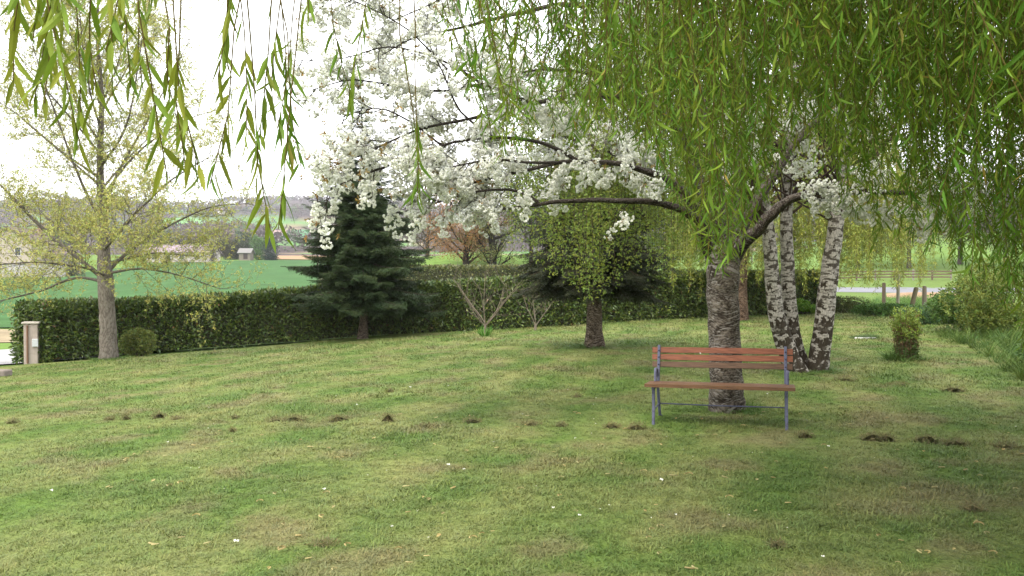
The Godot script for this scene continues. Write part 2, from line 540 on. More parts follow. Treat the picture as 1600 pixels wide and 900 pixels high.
func build_land() -> void:
	var w := Wood.new()          # one sheet to the horizon, in rings round the garden
	var rings := [0.0]
	var r := 3.0
	while r < 4200.0:
		rings.append(r)
		r *= 1.07
	var na := 288
	for i in rings.size():
		for k in na + 1:
			var a := TAU * k / na
			var x: float = sin(a) * rings[i]
			var z: float = -cos(a) * rings[i]
			w.v.append(Vector3(x, height(x, z) - (0.06 if rings[i] < 130.0 else 0.2), z))
			w.n.append(Vector3.UP)
			w.uv.append(Vector2(x, z))
			w.c.append(land_color(x, z))
	for i in rings.size() - 1:
		for k in na:
			var q := i * (na + 1) + k
			w.idx.append_array([q, q + na + 1, q + 1, q + 1, q + na + 1, q + na + 2])
	var land_mesh := w.mesh(M.land)
	var st := SurfaceTool.new()
	st.create_from(land_mesh, 0)
	st.generate_normals()
	var lm := st.commit()
	lm.surface_set_material(0, M.land)
	structure("ground", lm, "green valley floor and wooded hills around the garden", "ground")
	# the lawn
	w = Wood.new()
	var nx := 150
	var nz := 190
	for i in nx + 1:
		for j in nz + 1:
			var x := lerpf(-17.0, 19.0, float(i) / nx)
			var z := lerpf(9.0, -36.0, float(j) / nz)
			var back := -19.0 + 0.72 * (x + 11.5) * -1.0 if x < -5.0 else -24.6 - 0.52 * (x + 3.0)     # the line of the hedge
			z = maxf(z, minf(back - 0.6, 0.0))
			w.v.append(on(x, z)); w.n.append(Vector3.UP); w.uv.append(Vector2(x, z))
			w.c.append(lawn_color(x, z) * 0.8)
	for i in nx:
		for j in nz:
			var a := i * (nz + 1) + j
			w.idx.append_array([a, a + 1, a + nz + 2, a, a + nz + 2, a + nz + 1])
	structure("lawn", w.mesh(M.lawn_soil), "mown lawn with straw coloured patches and stripes", "lawn")
	# beyond the hedge
	var one := func(c: Color): return func(x, z): return c * (1.0 + 0.2 * fine_noise.get_noise_2d(x * 0.3, z * 0.3))
	structure("field", polar_sheet([[-500, 40, 120], [60, 40, 140], [100, 41, 152], [250, 42, 205], [340, 43, 222], [480, 43, 236], [640, 48, 200]], 40, 0.0, M.land,
		func(x, z): return Color(0.055, 0.115, 0.042) * (1.0 + 0.25 * fine_noise.get_noise_2d(x * 0.2, z * 0.2) + (0.12 if fposmod(x * 0.85 + z * 0.2, 9.0) < 0.5 else 0.0))), "bright green field of young cereal beyond the hedge", "field")
	structure("dirt_track", polar_sheet([[-500, 30, 38], [60, 30.5, 39], [300, 31, 40]], 8, -0.03, M.land, one.call(Color(0.26, 0.21, 0.14))), "pale earth strip along the edge of the field", "track")
	structure("road", polar_sheet([[-700, 18.5, 25], [-200, 19.4, 26], [60, 20.8, 27.5], [420, 26, 33]], 8, -0.02, M.concrete, one.call(Color(0.32, 0.31, 0.32))), "pale concrete road passing the gate pillar", "road")
	structure("ploughed_strip", polar_sheet([[415, 242, 300], [560, 242, 300]], 6, 0.0, M.land, one.call(Color(0.3, 0.2, 0.12))), "tan ploughed strip beyond the green field", "field")
	structure("far_meadow", polar_sheet([[435, 640, 760], [470, 600, 780], [560, 600, 780]], 8, 0.6, M.land, one.call(Color(0.07, 0.17, 0.08))), "small green meadow high on the far slope", "meadow")
	structure("hillside_meadow", polar_sheet([[255, 800, 950], [300, 760, 960], [335, 780, 900]], 8, 0.6, M.land, one.call(Color(0.13, 0.26, 0.09))), "narrow green meadow on the wooded hill", "meadow")
	structure("lane", polar_sheet([[1290, 66, 90], [1420, 64, 88], [1700, 60, 80]], 6, -0.05, M.concrete, one.call(Color(0.17, 0.17, 0.19))), "grey lane beyond the fence posts", "lane")
	structure("bare_earth", polar_sheet([[1385, 52, 62], [1420, 48, 66], [1480, 47, 66], [1560, 50, 60]], 6, -0.05, M.land, one.call(Color(0.3, 0.2, 0.13))), "bare brown earth patch before the lane", "earth")
	structure("neighbouring_lawn", polar_sheet([[600, 47, 88], [700, 47, 92], [800, 47, 90], [900, 47, 80]], 12, -0.03, M.land, one.call(Color(0.14, 0.22, 0.055))), "sloping bright lawn of the garden behind the hedge", "lawn")

func build_grass() -> void:
	var kinds := []
	for k in 4:
		var l := Leafy.new()
		for i in 16:
			var a := R(0, TAU)
			var rr := 0.05 * sqrt(R(0, 1))
			var at := Vector3(cos(a) * rr, -0.004, sin(a) * rr)
			var lean := Vector3(R(-1, 1), R(0.25, 0.95), R(-1, 1))
			l.tint = Color(1, 1, 1) * R(0.7, 1.3)
			if R(0, 1) < 0.22: l.tint = Color(1.9, 1.35, 1.5) * R(0.7, 1.1)
			var w := Vector3(lean.z, 0, -lean.x).normalized() * R(0.0016, 0.003)
			var h := R(0.022, 0.05)
			var mid := at + lean.normalized() * h * 0.6
			var tip := at + lean.normalized() * h + Vector3(lean.x, -0.2, lean.z) * h * 0.45
			l.tri(at - w, mid - w * 0.8, mid + w * 0.8); l.tri(at - w, mid + w * 0.8, at + w); l.tri(mid - w * 0.8, tip, mid + w * 0.8)
		kinds.append(l.mesh(M.grass_blade))
	var where := [[], [], [], []]
	var tints := [PackedColorArray(), PackedColorArray(), PackedColorArray(), PackedColorArray()]
	var zones := [[3.4, 7.0, 620.0, 1.0], [7.0, 11.0, 360.0, 1.15], [11.0, 18.0, 170.0, 1.5], [18.0, 31.0, 55.0, 2.3]]
	for q in zones:
		var area: float = 0.72 * (q[1] * q[1] - q[0] * q[0])
		for i in int(area * q[2]):
			var d := sqrt(lerpf(q[0] * q[0], q[1] * q[1], R(0, 1)))
			var x := d * R(-0.72, 0.72)
			if x < -11.0 - (d - 19.0) * 0.1 or (d > 19.0 and d > 18.7 + 0.72 * (x + 11.5) and x < -5.0) or (x >= -5.0 and d > 23.4 + 0.52 * (x + 3.0)): continue
			var c := lawn_color(x, -d)
			var f := lawn_noise.get_noise_2d(x * 3.0 + 50.0, -d * 3.0)
			var k: int = rng.randi() % 4
			var s: float = q[3] * R(0.6, 1.25) * (1.0 + 0.5 * f + 0.3 * fine_noise.get_noise_2d(x * 0.8, -d * 0.8))
			var t := Transform3D(Basis(Vector3.UP, R(0, TAU)).scaled(Vector3(s, s * R(0.6, 1.1), s)), on(x, -d))
			where[k].append(t)
			tints[k].append(vary(c, 0.16, 0.1))
	var turf := thing("grass", "short mown grass blades covering the lawn", "grass")
	turf.set_meta("kind", "stuff")
	for k in 4: scatter("blades", turf, kinds[k], where[k], tints[k])

func add_box(called: String, parent: Node3D, t: Transform3D, size: Vector3, tint: Color, m: Material, bevel := 0.0, at := Vector3.ZERO) -> MeshInstance3D:
	var w := Wood.new()
	w.tint = tint
	w.box(Transform3D(), size, bevel)
	var o := part(called, w.mesh(m), parent)
	o.transform = Transform3D(t.basis, t.origin + at)
	return o

# ---------------------------------------------------------------- hedges and shrubs
func hedge(called: String, label: String, line: Array, width: float, per_m2: float, leaf: float, deep: Color, fresh: Color, rough_top := 0.06) -> void:
	# line: [front foot of the hedge as Vector3, height]
	var rough_line := line
	line = []
	var ctl := PackedVector3Array()
	for q in rough_line: ctl.append(Vector3(q[0].x, q[1], q[0].z))
	for i in 2:          # corners rounded off
		var c2 := PackedVector3Array([ctl[0]])
		for k in ctl.size() - 1: c2.append_array([ctl[k].lerp(ctl[k + 1], 0.25), ctl[k].lerp(ctl[k + 1], 0.75)])
		c2.append(ctl[ctl.size() - 1])
		ctl = c2
	for q in ctl: line.append([on(q.x, q.z), q.y])
	var normals := []
	for i in line.size():
		var t: Vector3 = (line[mini(i + 1, line.size() - 1)][0] - line[maxi(i - 1, 0)][0]) * Vector3(1, 0, 1)
		var nn := Vector3(-t.z, 0, t.x).normalized()
		normals.append(nn if nn.z > 0.0 else -nn)
	var base: Vector3 = line[0][0]
	var root := thing(called, label, "hedge", base)
	var l := Leafy.new()
	l.leaf(aim(Vector3.ZERO, Vector3.UP, 0.0), leaf, leaf * 0.42, 0.12, 0.3, 2)
	var lm := l.mesh(M.laurel_leaf)
	var where := []
	var tints := PackedColorArray()
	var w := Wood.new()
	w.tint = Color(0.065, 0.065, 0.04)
	for i in line.size() - 1:
		var a: Vector3 = line[i][0]
		var b: Vector3 = line[i + 1][0]
		var al := (b - a) * Vector3(1, 0, 1)
		var length := al.length()
		al = al.normalized()
		var out: Vector3 = normals[i]         # towards the lawn
		var out2: Vector3 = normals[i + 1]
		var n := int(length * per_m2 * (2.0 * line[i][1] + width))
		for k in n:
			var t := R(0, 1)
			var h := lerpf(line[i][1], line[i + 1][1], t)
			out = normals[i].lerp(out2, t)
			var foot := a.lerp(b, t)
			foot.y = height(foot.x, foot.z)
			var bump := fine_noise.get_noise_2d(foot.x * 1.5, foot.z * 1.5) * 0.09
			var u := R(0, 1) * (2.0 * h + width)
			var p: Vector3
			var nrm: Vector3
			var dig := -0.16 * pow(R(0, 1), 1.5) + (R(0, 0.05))
			var top := 0.0
			if u < h:
				var y := u
				nrm = out
				p = foot + Vector3.UP * (y + 0.03) + out * (dig + bump + fine_noise.get_noise_2d(foot.x * 3.0 + 40.0, y * 3.0) * 0.08 - 0.10 * sm(h - 0.25, h, y))
				top = sm(h - 0.14, h, y)
			elif u < h + width:
				nrm = Vector3.UP
				p = foot - out * (u - h) + Vector3.UP * (h + dig + bump * 0.6 + R(0, rough_top))
				top = 1.0
			else:
				nrm = -out
				p = foot - out * (width - dig * -1.0) + Vector3.UP * (u - h - width)
			var dir := (nrm * R(0.2, 1.0) + unit() * 0.8 + Vector3.UP * 0.35 + Vector3.DOWN * 0.5 * (1.0 - top))
			where.append(aim(p, dir, R(0, TAU), R(0.6, 1.3)))
			tints.append(vary(deep.lerp(fresh, pow(R(0, 1), 2.0)) if R(0, 1) > 0.02 else Color(0.16, 0.1, 0.04), 0.35, 0.15))
		for k in int(length * per_m2 * 0.5):          # the rounded shoulder
			var t := R(0, 1)
			out = normals[i].lerp(out2, t)
			var foot := a.lerp(b, t)
			var h := lerpf(line[i][1], line[i + 1][1], t)
			var s := R(0, 1)
			var p := on(foot.x, foot.z) + out * (0.02 - 0.32 * s) + Vector3.UP * (h - 0.26 + 0.26 * sqrt(s) + R(-0.06, 0.05))
			where.append(aim(p, out * (1.0 - s) + Vector3.UP * R(0.2, 1.0) + unit() * 0.8, R(0, TAU), R(0.6, 1.3)))
			tints.append(vary(deep.lerp(fresh, pow(R(0, 1), 2.0)), 0.35, 0.15))
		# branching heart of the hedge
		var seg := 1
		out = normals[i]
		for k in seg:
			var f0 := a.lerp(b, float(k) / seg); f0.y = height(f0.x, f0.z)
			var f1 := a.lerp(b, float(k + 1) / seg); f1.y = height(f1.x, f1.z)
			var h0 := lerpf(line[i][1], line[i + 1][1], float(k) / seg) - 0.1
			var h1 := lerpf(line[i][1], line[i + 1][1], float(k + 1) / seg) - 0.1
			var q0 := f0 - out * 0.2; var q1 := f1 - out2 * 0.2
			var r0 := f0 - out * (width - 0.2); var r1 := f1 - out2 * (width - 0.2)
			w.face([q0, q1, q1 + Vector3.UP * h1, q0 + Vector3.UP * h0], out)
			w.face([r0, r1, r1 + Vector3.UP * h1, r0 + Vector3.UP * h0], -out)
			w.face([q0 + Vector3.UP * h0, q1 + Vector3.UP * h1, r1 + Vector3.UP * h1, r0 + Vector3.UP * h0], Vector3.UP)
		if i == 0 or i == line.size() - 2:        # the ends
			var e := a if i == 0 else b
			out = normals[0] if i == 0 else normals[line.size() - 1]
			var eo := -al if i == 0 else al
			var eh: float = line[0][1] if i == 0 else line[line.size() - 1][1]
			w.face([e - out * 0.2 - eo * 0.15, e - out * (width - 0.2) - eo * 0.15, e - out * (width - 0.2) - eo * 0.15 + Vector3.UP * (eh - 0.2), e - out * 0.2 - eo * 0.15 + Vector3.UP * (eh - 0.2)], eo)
			for k in int(width * eh * per_m2 * 1.3):
				var p := e - out * R(0, width) + Vector3.UP * R(0, eh) + eo * (R(-0.14, 0.06))
				where.append(aim(p, eo * R(0.2, 1) + unit() * 0.8 + Vector3.DOWN * 0.2, R(0, TAU), R(0.6, 1.3)))
				tints.append(vary(deep.lerp(fresh, pow(R(0, 1), 2.0)), 0.35, 0.15))
	part("stems", w.mesh(M.twig), root, -base)
	scatter("leaves", root, lm, where, tints, -base)

func shrub(called: String, label: String, base: Vector3, size: Vector3, leaf: float, count: int, tint: Color, group := "", slim := 0.45, lift := 0.0) -> void:
	var root := thing(called, label, "shrub", base, group)
	var w := Wood.new()
	w.tint = Color(0.09, 0.07, 0.05)
	var where := []
	var tints := PackedColorArray()
	for k in 14:
		var u := unit(); u.y = absf(u.y)
		var tip := base + Vector3(u.x * size.x * 0.42, size.y * (0.25 + 0.65 * u.y), u.z * size.z * 0.42)
		var foot := base + Vector3(u.x, 0, u.z) * 0.07
		w.tube(PackedVector3Array([foot, foot.lerp(tip, 0.5) + Vector3.UP * 0.08, tip]), PackedFloat32Array([0.016, 0.011, 0.004]), 4)
	var lobes := []
	for k in 16:
		var u := unit()
		lobes.append([Vector3(u.x * size.x * 0.32, size.y * (0.5 + lift) + u.y * size.y * 0.3, u.z * size.z * 0.32), R(0.16, 0.3)])
	for k in count:
		var q: Array = lobes[rng.randi() % lobes.size()]
		var u := unit() * pow(R(0.15, 1), 0.5)
		var p: Vector3 = q[0] + u * size * q[1]
		if p.y < 0.02: continue
		where.append(aim(base + p, (u + unit() * 0.7 + Vector3.UP * 0.4), R(0, TAU), leaf * R(0.7, 1.25)))
		tints.append(vary(tint, 0.32, 0.2))
	part("stems", w.mesh(M.twig), root, -base)
	scatter("leaves", root, clump_one(slim), where, tints, -base)

var clump_cache := {}
func clump_one(slim: float) -> ArrayMesh:     # three leaves on a short shoot, one unit long
	if not clump_cache.has(slim):
		var l := Leafy.new()
		for k in 3:
			l.leaf(aim(Vector3(0, k * 0.18, 0), Vector3(cos(k * 2.2), 0.9, sin(k * 2.2)), R(0, TAU)), 0.85, 0.85 * slim, 0.15, 0.25, 2)
		clump_cache[slim] = l.mesh(M.leaf)
	return clump_cache[slim]

func tall_grass(called: String, label: String, spots: Array, count: int, h: float, tint: Color) -> void:     # spots: Vector3 centres, spread over radius 0.5
	var l := Leafy.new()
	for i in 14:
		var a := R(0, TAU)
		var at := Vector3(cos(a), 0, sin(a)) * R(0, 0.06)
		var lean := Vector3(R(-0.5, 0.5), 1, R(-0.5, 0.5))
		l.tint = Color(1, 1, 1) * R(0.7, 1.3)
		var w := Vector3(cos(a + 1.3), 0, sin(a + 1.3)) * 0.006
		var hh := R(0.5, 1.0)
		var m1 := at + lean * hh * 0.55
		var tip := at + lean * hh * 0.9 + Vector3(lean.x, -0.1, lean.z) * hh * 0.4
		l.tri(at - w, m1 - w * 0.8, m1 + w * 0.8); l.tri(at - w, m1 + w * 0.8, at + w); l.tri(m1 - w * 0.8, tip, m1 + w * 0.8)
	var gm := l.mesh(M.grass_blade)
	var where := []
	var tints := PackedColorArray()
	for k in count:
		var s: Array = spots[rng.randi() % spots.size()]
		var a := R(0, TAU)
		var p: Vector3 = s[0] + Vector3(cos(a), 0, sin(a)) * s[1] * sqrt(R(0, 1))
		p = on(p.x, p.z, -0.01)
		if fine_noise.get_noise_2d(p.x * 1.3, p.z * 1.3) < -0.15: continue
		var hh := h * R(0.4, 1.15) * (1.0 + 0.9 * fine_noise.get_noise_2d(p.x * 1.3, p.z * 1.3))
		where.append(Transform3D(Basis(Vector3.UP, R(0, TAU)).scaled(Vector3(0.5 + 0.5 * hh, hh, 0.5 + 0.5 * hh)), p))
		tints.append(vary(tint, 0.3, 0.2))
	var o := scatter(called, self, gm, where, tints)
	o.name = numbered(called)
	tag(o, label, "grass")

# ---------------------------------------------------------------- trees
func sprig_mesh() -> ArrayMesh:            # a needled shoot of length 1 along y, with side shoots
	var l := Leafy.new()
	var axes := [[Vector3.ZERO, Vector3.UP, 1.0]]
	for k in 6:
		var y := 0.12 + 0.13 * k
		var s := -1.0 if k % 2 else 1.0
		axes.append([Vector3(0, y, 0), Vector3(s * 0.75, 0.75, R(-0.15, 0.1)).normalized(), 0.5 * (1.0 - y * 0.65)])
	for a in axes:
		var n := int(30 * a[2])
		for i in n:
			var p: Vector3 = a[0] + a[1] * a[2] * (float(i) / n)
			var rnd := unit()
			rnd = (rnd - a[1] * rnd.dot(a[1])).normalized()
			rnd.z *= 0.6
			var d: Vector3 = (rnd + a[1] * 0.55).normalized() * R(0.09, 0.14)
			var w: Vector3 = a[1] * 0.026
			l.tint = Color(1, 1, 1) * R(0.75, 1.25)
			if i > n - 5: l.tint = Color(1.6, 1.5, 1.1)
			l.tri(p - w, p + d, p + w)
		l.tint = Color(1.2, 0.7, 0.5)
		var e: Vector3 = a[0] + a[1] * a[2]
		l.tri(a[0] - Vector3(0.008, 0, 0), e, a[0] + Vector3(0.008, 0, 0))
	return l.mesh(M.needle)

func conifer(called: String, label: String, base: Vector3, tall: float, clear: float, profile: Array, droop: float, tint: Color, sprig: ArrayMesh, trunk_r: float, whorl := 0.21, per := 7, bark := "plain_bark") -> void:
	var root := thing(called, label, "tree", base)
	var w := Wood.new()
	var tp := PackedVector3Array()
	var tr := PackedFloat32Array()
	for i in 13:
		var t := i / 12.0
		tp.append(base + Vector3(R(-1, 1) * 0.02, tall * t - 0.05, R(-1, 1) * 0.02))
		tr.append(trunk_r * (1.0 - 0.93 * t) * (1.35 if i == 0 else 1.0))
	w.tube(tp, tr, 14, 0.12, fine_noise)
	part("trunk", w.mesh(M[bark]), root, -base)
	var bw := Wood.new()
	bw.tint = Color(0.06, 0.045, 0.035)
	var where := []
	var tints := PackedColorArray()
	var y := clear
	while y < tall - 0.1:
		var L0 := table(profile, y / tall)
		var n := maxi(3, per - int(2.0 * y / tall))
		var turn := R(0, TAU)
		for k in n:
			var a := turn + TAU * k / n + R(-0.25, 0.25)
			var L := L0 * R(0.72, 1.12)
			var out := Vector3(cos(a), 0, sin(a))
			var rise := lerpf(-0.15, 0.7, pow(y / tall, 1.5)) - droop * 0.3
			var p := PackedVector3Array()
			var r := PackedFloat32Array()
			for i in 7:
				var t := i / 6.0
				p.append(base + Vector3.UP * (y + R(-0.03, 0.03) + L * (rise * t - droop * t * t * 0.55 + 0.22 * t * t * t)) + out * L * t * (1.0 - 0.12 * droop * t))
				r.append(lerpf(0.012 + 0.01 * L, 0.003, t))
			bw.tube(p, r, 4)
			var side := out.cross(Vector3.UP)
			var m := maxi(4, int(L / 0.065))
			for i in m:
				var t := lerpf(0.12, 1.0, float(i) / (m - 1)) * 6.0
				var j := mini(int(t), 5)
				var at := p[j].lerp(p[j + 1], t - j)
				var along := (p[j + 1] - p[j]).normalized()
				var tt := t / 6.0
				var sl := clampf(L * 0.42 * (1.15 - tt), 0.16, 0.55) * R(0.8, 1.2)
				for s: float in [-1.0, 1.0]:
					var dir := (along * R(0.7, 1.0) + side * s * R(0.6, 1.0) + Vector3.DOWN * (0.18 + droop * R(0.1, 0.9)) + unit() * 0.28).normalized()
					if i == m - 1: dir = (along + side * s * 0.3).normalized()
					var q := aim(at, dir, 0.0, sl)
					# turn the flat of the shoot to look up
					var yy := dir
					var zz := (Vector3.UP - yy * yy.y + unit() * 0.6).normalized()
					var xx := yy.cross(zz).normalized()
					q.basis = Basis(xx, yy, xx.cross(yy)) * sl
					where.append(q)
					tints.append(vary(tint, 0.25, 0.12))
		y += whorl * R(0.8, 1.2)
	part("branches", bw.mesh(M.twig), root, -base)
	scatter("crown", root, sprig, where, tints, -base)

func round_tree(called: String, label: String, base: Vector3, tall: float, radius: float, tint: Color, clumps: int, leaf: float, spread: float, category := "tree", group := "", trunk_r := 0.0, clear := 0.25, bark := Color(0.07, 0.055, 0.045), slim := 0.5) -> void:
	# a broad tree seen from far off: trunk, limbs and a crown of leaf clumps round the twigs
	var root := thing(called, label, category, base, group)
	var w := Wood.new()
	w.tint = bark
	var tr := trunk_r if trunk_r > 0.0 else tall * 0.022
	var top := base + Vector3(R(-0.1, 0.1) * tall * 0.3, tall * 0.75, R(-0.05, 0.05) * tall)
	var tp := smooth(PackedVector3Array([base - Vector3(0, 0.1, 0), base + Vector3(0, tall * clear, 0), base.lerp(top, 0.65) + unit() * tall * 0.02, top]), 4)
	var rr := PackedFloat32Array()
	for i in tp.size(): rr.append(tr * (1.25 if i == 0 else 1.0) * lerpf(1.0, 0.2, float(i) / (tp.size() - 1)))
	w.tube(tp, rr, 8)
	part("trunk", w.mesh(M.twig), root, -base)
	var bw := Wood.new()
	bw.tint = bark
	var where := []
	var tints := PackedColorArray()
	var tips := []
	var nb := 16
	for k in nb:
		var t := lerpf(clear, 0.98, float(k) / nb)
		var i := mini(int(t * (tp.size() - 1)), tp.size() - 2)
		var a := k * 2.4 + R(-0.4, 0.4)
		var prof := sin(PI * clampf((t - clear) / (1.15 - clear) * 0.8 + 0.2, 0, 1))
		var p := branch(bw, tp[i], Vector3(cos(a), R(0.25, 0.8), sin(a)), radius * prof * R(0.8, 1.1), tr * 0.35, Vector3(0, 0.25, 0), 0.18, 6)
		twiggy(bw, p, 0.25, 6, radius * 0.42, tr * 0.14, Vector3(0, 0.1, 0), 0.2, 1, tips)
	var cm := clump_mesh(22, leaf / spread, 1.0, M.leaf, slim)
	for k in clumps:
		var q: PackedVector3Array = tips[k % tips.size()]
		var at := q[rng.randi() % q.size()] + unit() * spread * 0.7
		where.append(Transform3D(Basis(unit(), R(0, TAU)) * (spread * R(0.7, 1.25)), at))
		tints.append(vary(tint, 0.3, 0.18))
	part("branches", bw.mesh(M.twig), root, -base)
	scatter("crown", root, cm, where, tints, -base)

func build_oak() -> void:
	var base := G(170, 562)
	var D := -base.z
	var root := thing("oak_tree", "broad tree with sparse yellow young leaves at the end of the laurel hedge", "tree", base)
	var w := Wood.new()
	var k := [[170, 572, D, 0.29], [169, 552, D, 0.215], [167, 500, D, 0.185], [165, 440, D, 0.185], [163, 400, D, 0.15], [160, 330, D, 0.105], [158, 250, D, 0.08], [161, 150, D, 0.055], [155, 60, D, 0.035], [160, -60, D, 0.012]]
	var pr := path_of(k, 0.05)
	w.tube(pr[0], pr[1], 14, 0.14, fine_noise)
	part("trunk", w.mesh(M.oak_bark), root, -base)
	var limbs := [
		[[166, 438, 0, .085], [120, 402, -.3, .07], [72, 362, -.5, .055], [30, 318, -.7, .042], [-20, 268, -.9, .028], [-80, 210, -1.0, .012]],
		[[163, 440, 0, .055], [118, 434, .3, .042], [62, 455, .5, .032], [0, 470, .6, .022], [-70, 492, .7, .01]],
		[[166, 425, 0, .07], [212, 385, .4, .048], [270, 350, .7, .032], [330, 324, .9, .02], [390, 318, 1.0, .008]],
		[[166, 428, 0, .05], [220, 420, -.4, .034], [280, 430, -.8, .022], [345, 452, -1.0, .008]],
		[[160, 335, 0, .06], [186, 270, .5, .045], [226, 200, .9, .03], [265, 130, 1.1, .018], [300, 60, 1.2, .008]],
		[[160, 345, 0, .055], [130, 290, -.5, .045], [100, 210, -.9, .032], [72, 130, -1.1, .02], [45, 40, -1.2, .008]],
		[[164, 405, 0, .06], [118, 372, .8, .045], [60, 332, 1.6, .03], [-10, 300, 2.3, .014]],
		[[162, 385, 0, .06], [214, 332, -1.0, .04], [268, 282, -1.7, .025], [330, 245, -2.2, .01]],
		[[159, 262, 0, .045], [198, 200, -.6, .032], [216, 120, -1.0, .02], [230, 20, -1.2, .008]],
		[[159, 225, 0, .04], [120, 160, .6, .028], [104, 80, .9, .018], [90, -10, 1.0, .008]],
		[[164, 412, 0, .055], [240, 396, 1.5, .035], [318, 402, 2.5, .012]],
		[[163, 395, 0, .055], [130, 380, 2.0, .035], [110, 350, 3.6, .012]],
		[[163, 390, 0, .055], [190, 360, -1.8, .035], [215, 330, -3.2, .012]],
		[[158, 180, 0, .035], [200, 110, .5, .02], [235, 50, .8, .01]],
		[[158, 300, 0, .05], [200, 250, 1.8, .03], [250, 200, 3.0, .012]],
		[[158, 290, 0, .05], [110, 250, 1.8, .03], [40, 190, 2.6, .012]],
		[[158, 200, 0, .04], [140, 130, -.7, .025], [130, 50, -1.2, .015], [125, -30, -1.4, .006]],
		[[159, 170, 0, .035], [190, 90, .9, .02], [205, 10, 1.4, .008]],
		[[160, 310, 0, .05], [215, 240, -.6, .03], [290, 190, -1.2, .018], [350, 170, -1.5, .008]],
		[[159, 280, 0, .05], [95, 235, .3, .032], [30, 180, .6, .018], [-30, 140, .8, .008]],
		[[158, 240, 0, .04], [100, 170, -.3, .028], [40, 100, -.6, .016], [0, 30, -.8, .007]],
		[[158, 150, 0, .03], [120, 70, .3, .018], [80, 0, .5, .008]],
		[[165, 430, 0, .05], [130, 418, -1.4, .035], [60, 410, -2.4, .02], [-20, 415, -3.0, .01]]]
	var bw := Wood.new()
	var tips := []
	for l in limbs:
		var q := []
		for a in l: q.append([a[0], a[1], D + a[2], a[3]])
		var p := path_of(q, 0.3, 0.75)
		bw.tint = Color(1, 1, 1)
		bw.tube(p[0], p[1], 7)
		twiggy(bw, p[0], 0.22, 18, 1.05, 0.0075, Vector3(0, 0.3, 0), 0.16, 2, tips, 0.2, 0.55)
	twiggy(bw, pr[0].slice(18), 0.0, 26, 1.0, 0.009, Vector3(0, 0.3, 0), 0.16, 2, tips, 0.2, 0.5)
	part("branches", bw.mesh(M.oak_bark), root, -base)
	var where := []
	var tints := PackedColorArray()
	for t in tips:
		for i in range(1, t.size()):
			for n in 5:
				if R(0, 1) < 0.75:
					where.append(aim(t[i] + unit() * 0.07, unit() + Vector3.DOWN * 0.3, R(0, TAU), R(0.04, 0.075)))
					tints.append(vary(Color(0.34, 0.37, 0.09).lerp(Color(0.34, 0.27, 0.12), R(0, 0.6)), 0.3, 0.15))
	scatter("crown", root, clump_one(0.42), where, tints, -base)

func blossom_mesh() -> ArrayMesh:        # a hanging ball of double flowers
	var l := Leafy.new()
	for k in 8:
		var u := unit()
		var at := u * 0.034
		var flower := aim(at, u, R(0, TAU))
		l.tint = Color(0.3, 0.36, 0.12)
		l.tri(Vector3.ZERO, at, at + u.cross(Vector3(0.3, 1, 0.2)).normalized() * 0.003)
		for i in 9:
			var ring := 0.5 if i < 5 else 0.9
			var a := i * 2.4
			l.tint = Color(0.87, 0.87, 0.86) * R(0.9, 1.04)
			var d := flower.basis * Vector3(cos(a) * (1.25 - ring), ring, sin(a) * (1.25 - ring))
			l.leaf(aim(at, d, R(0, TAU)), 0.024, 0.024, 0.25, -0.3, 2)
	return l.mesh(M.petal)

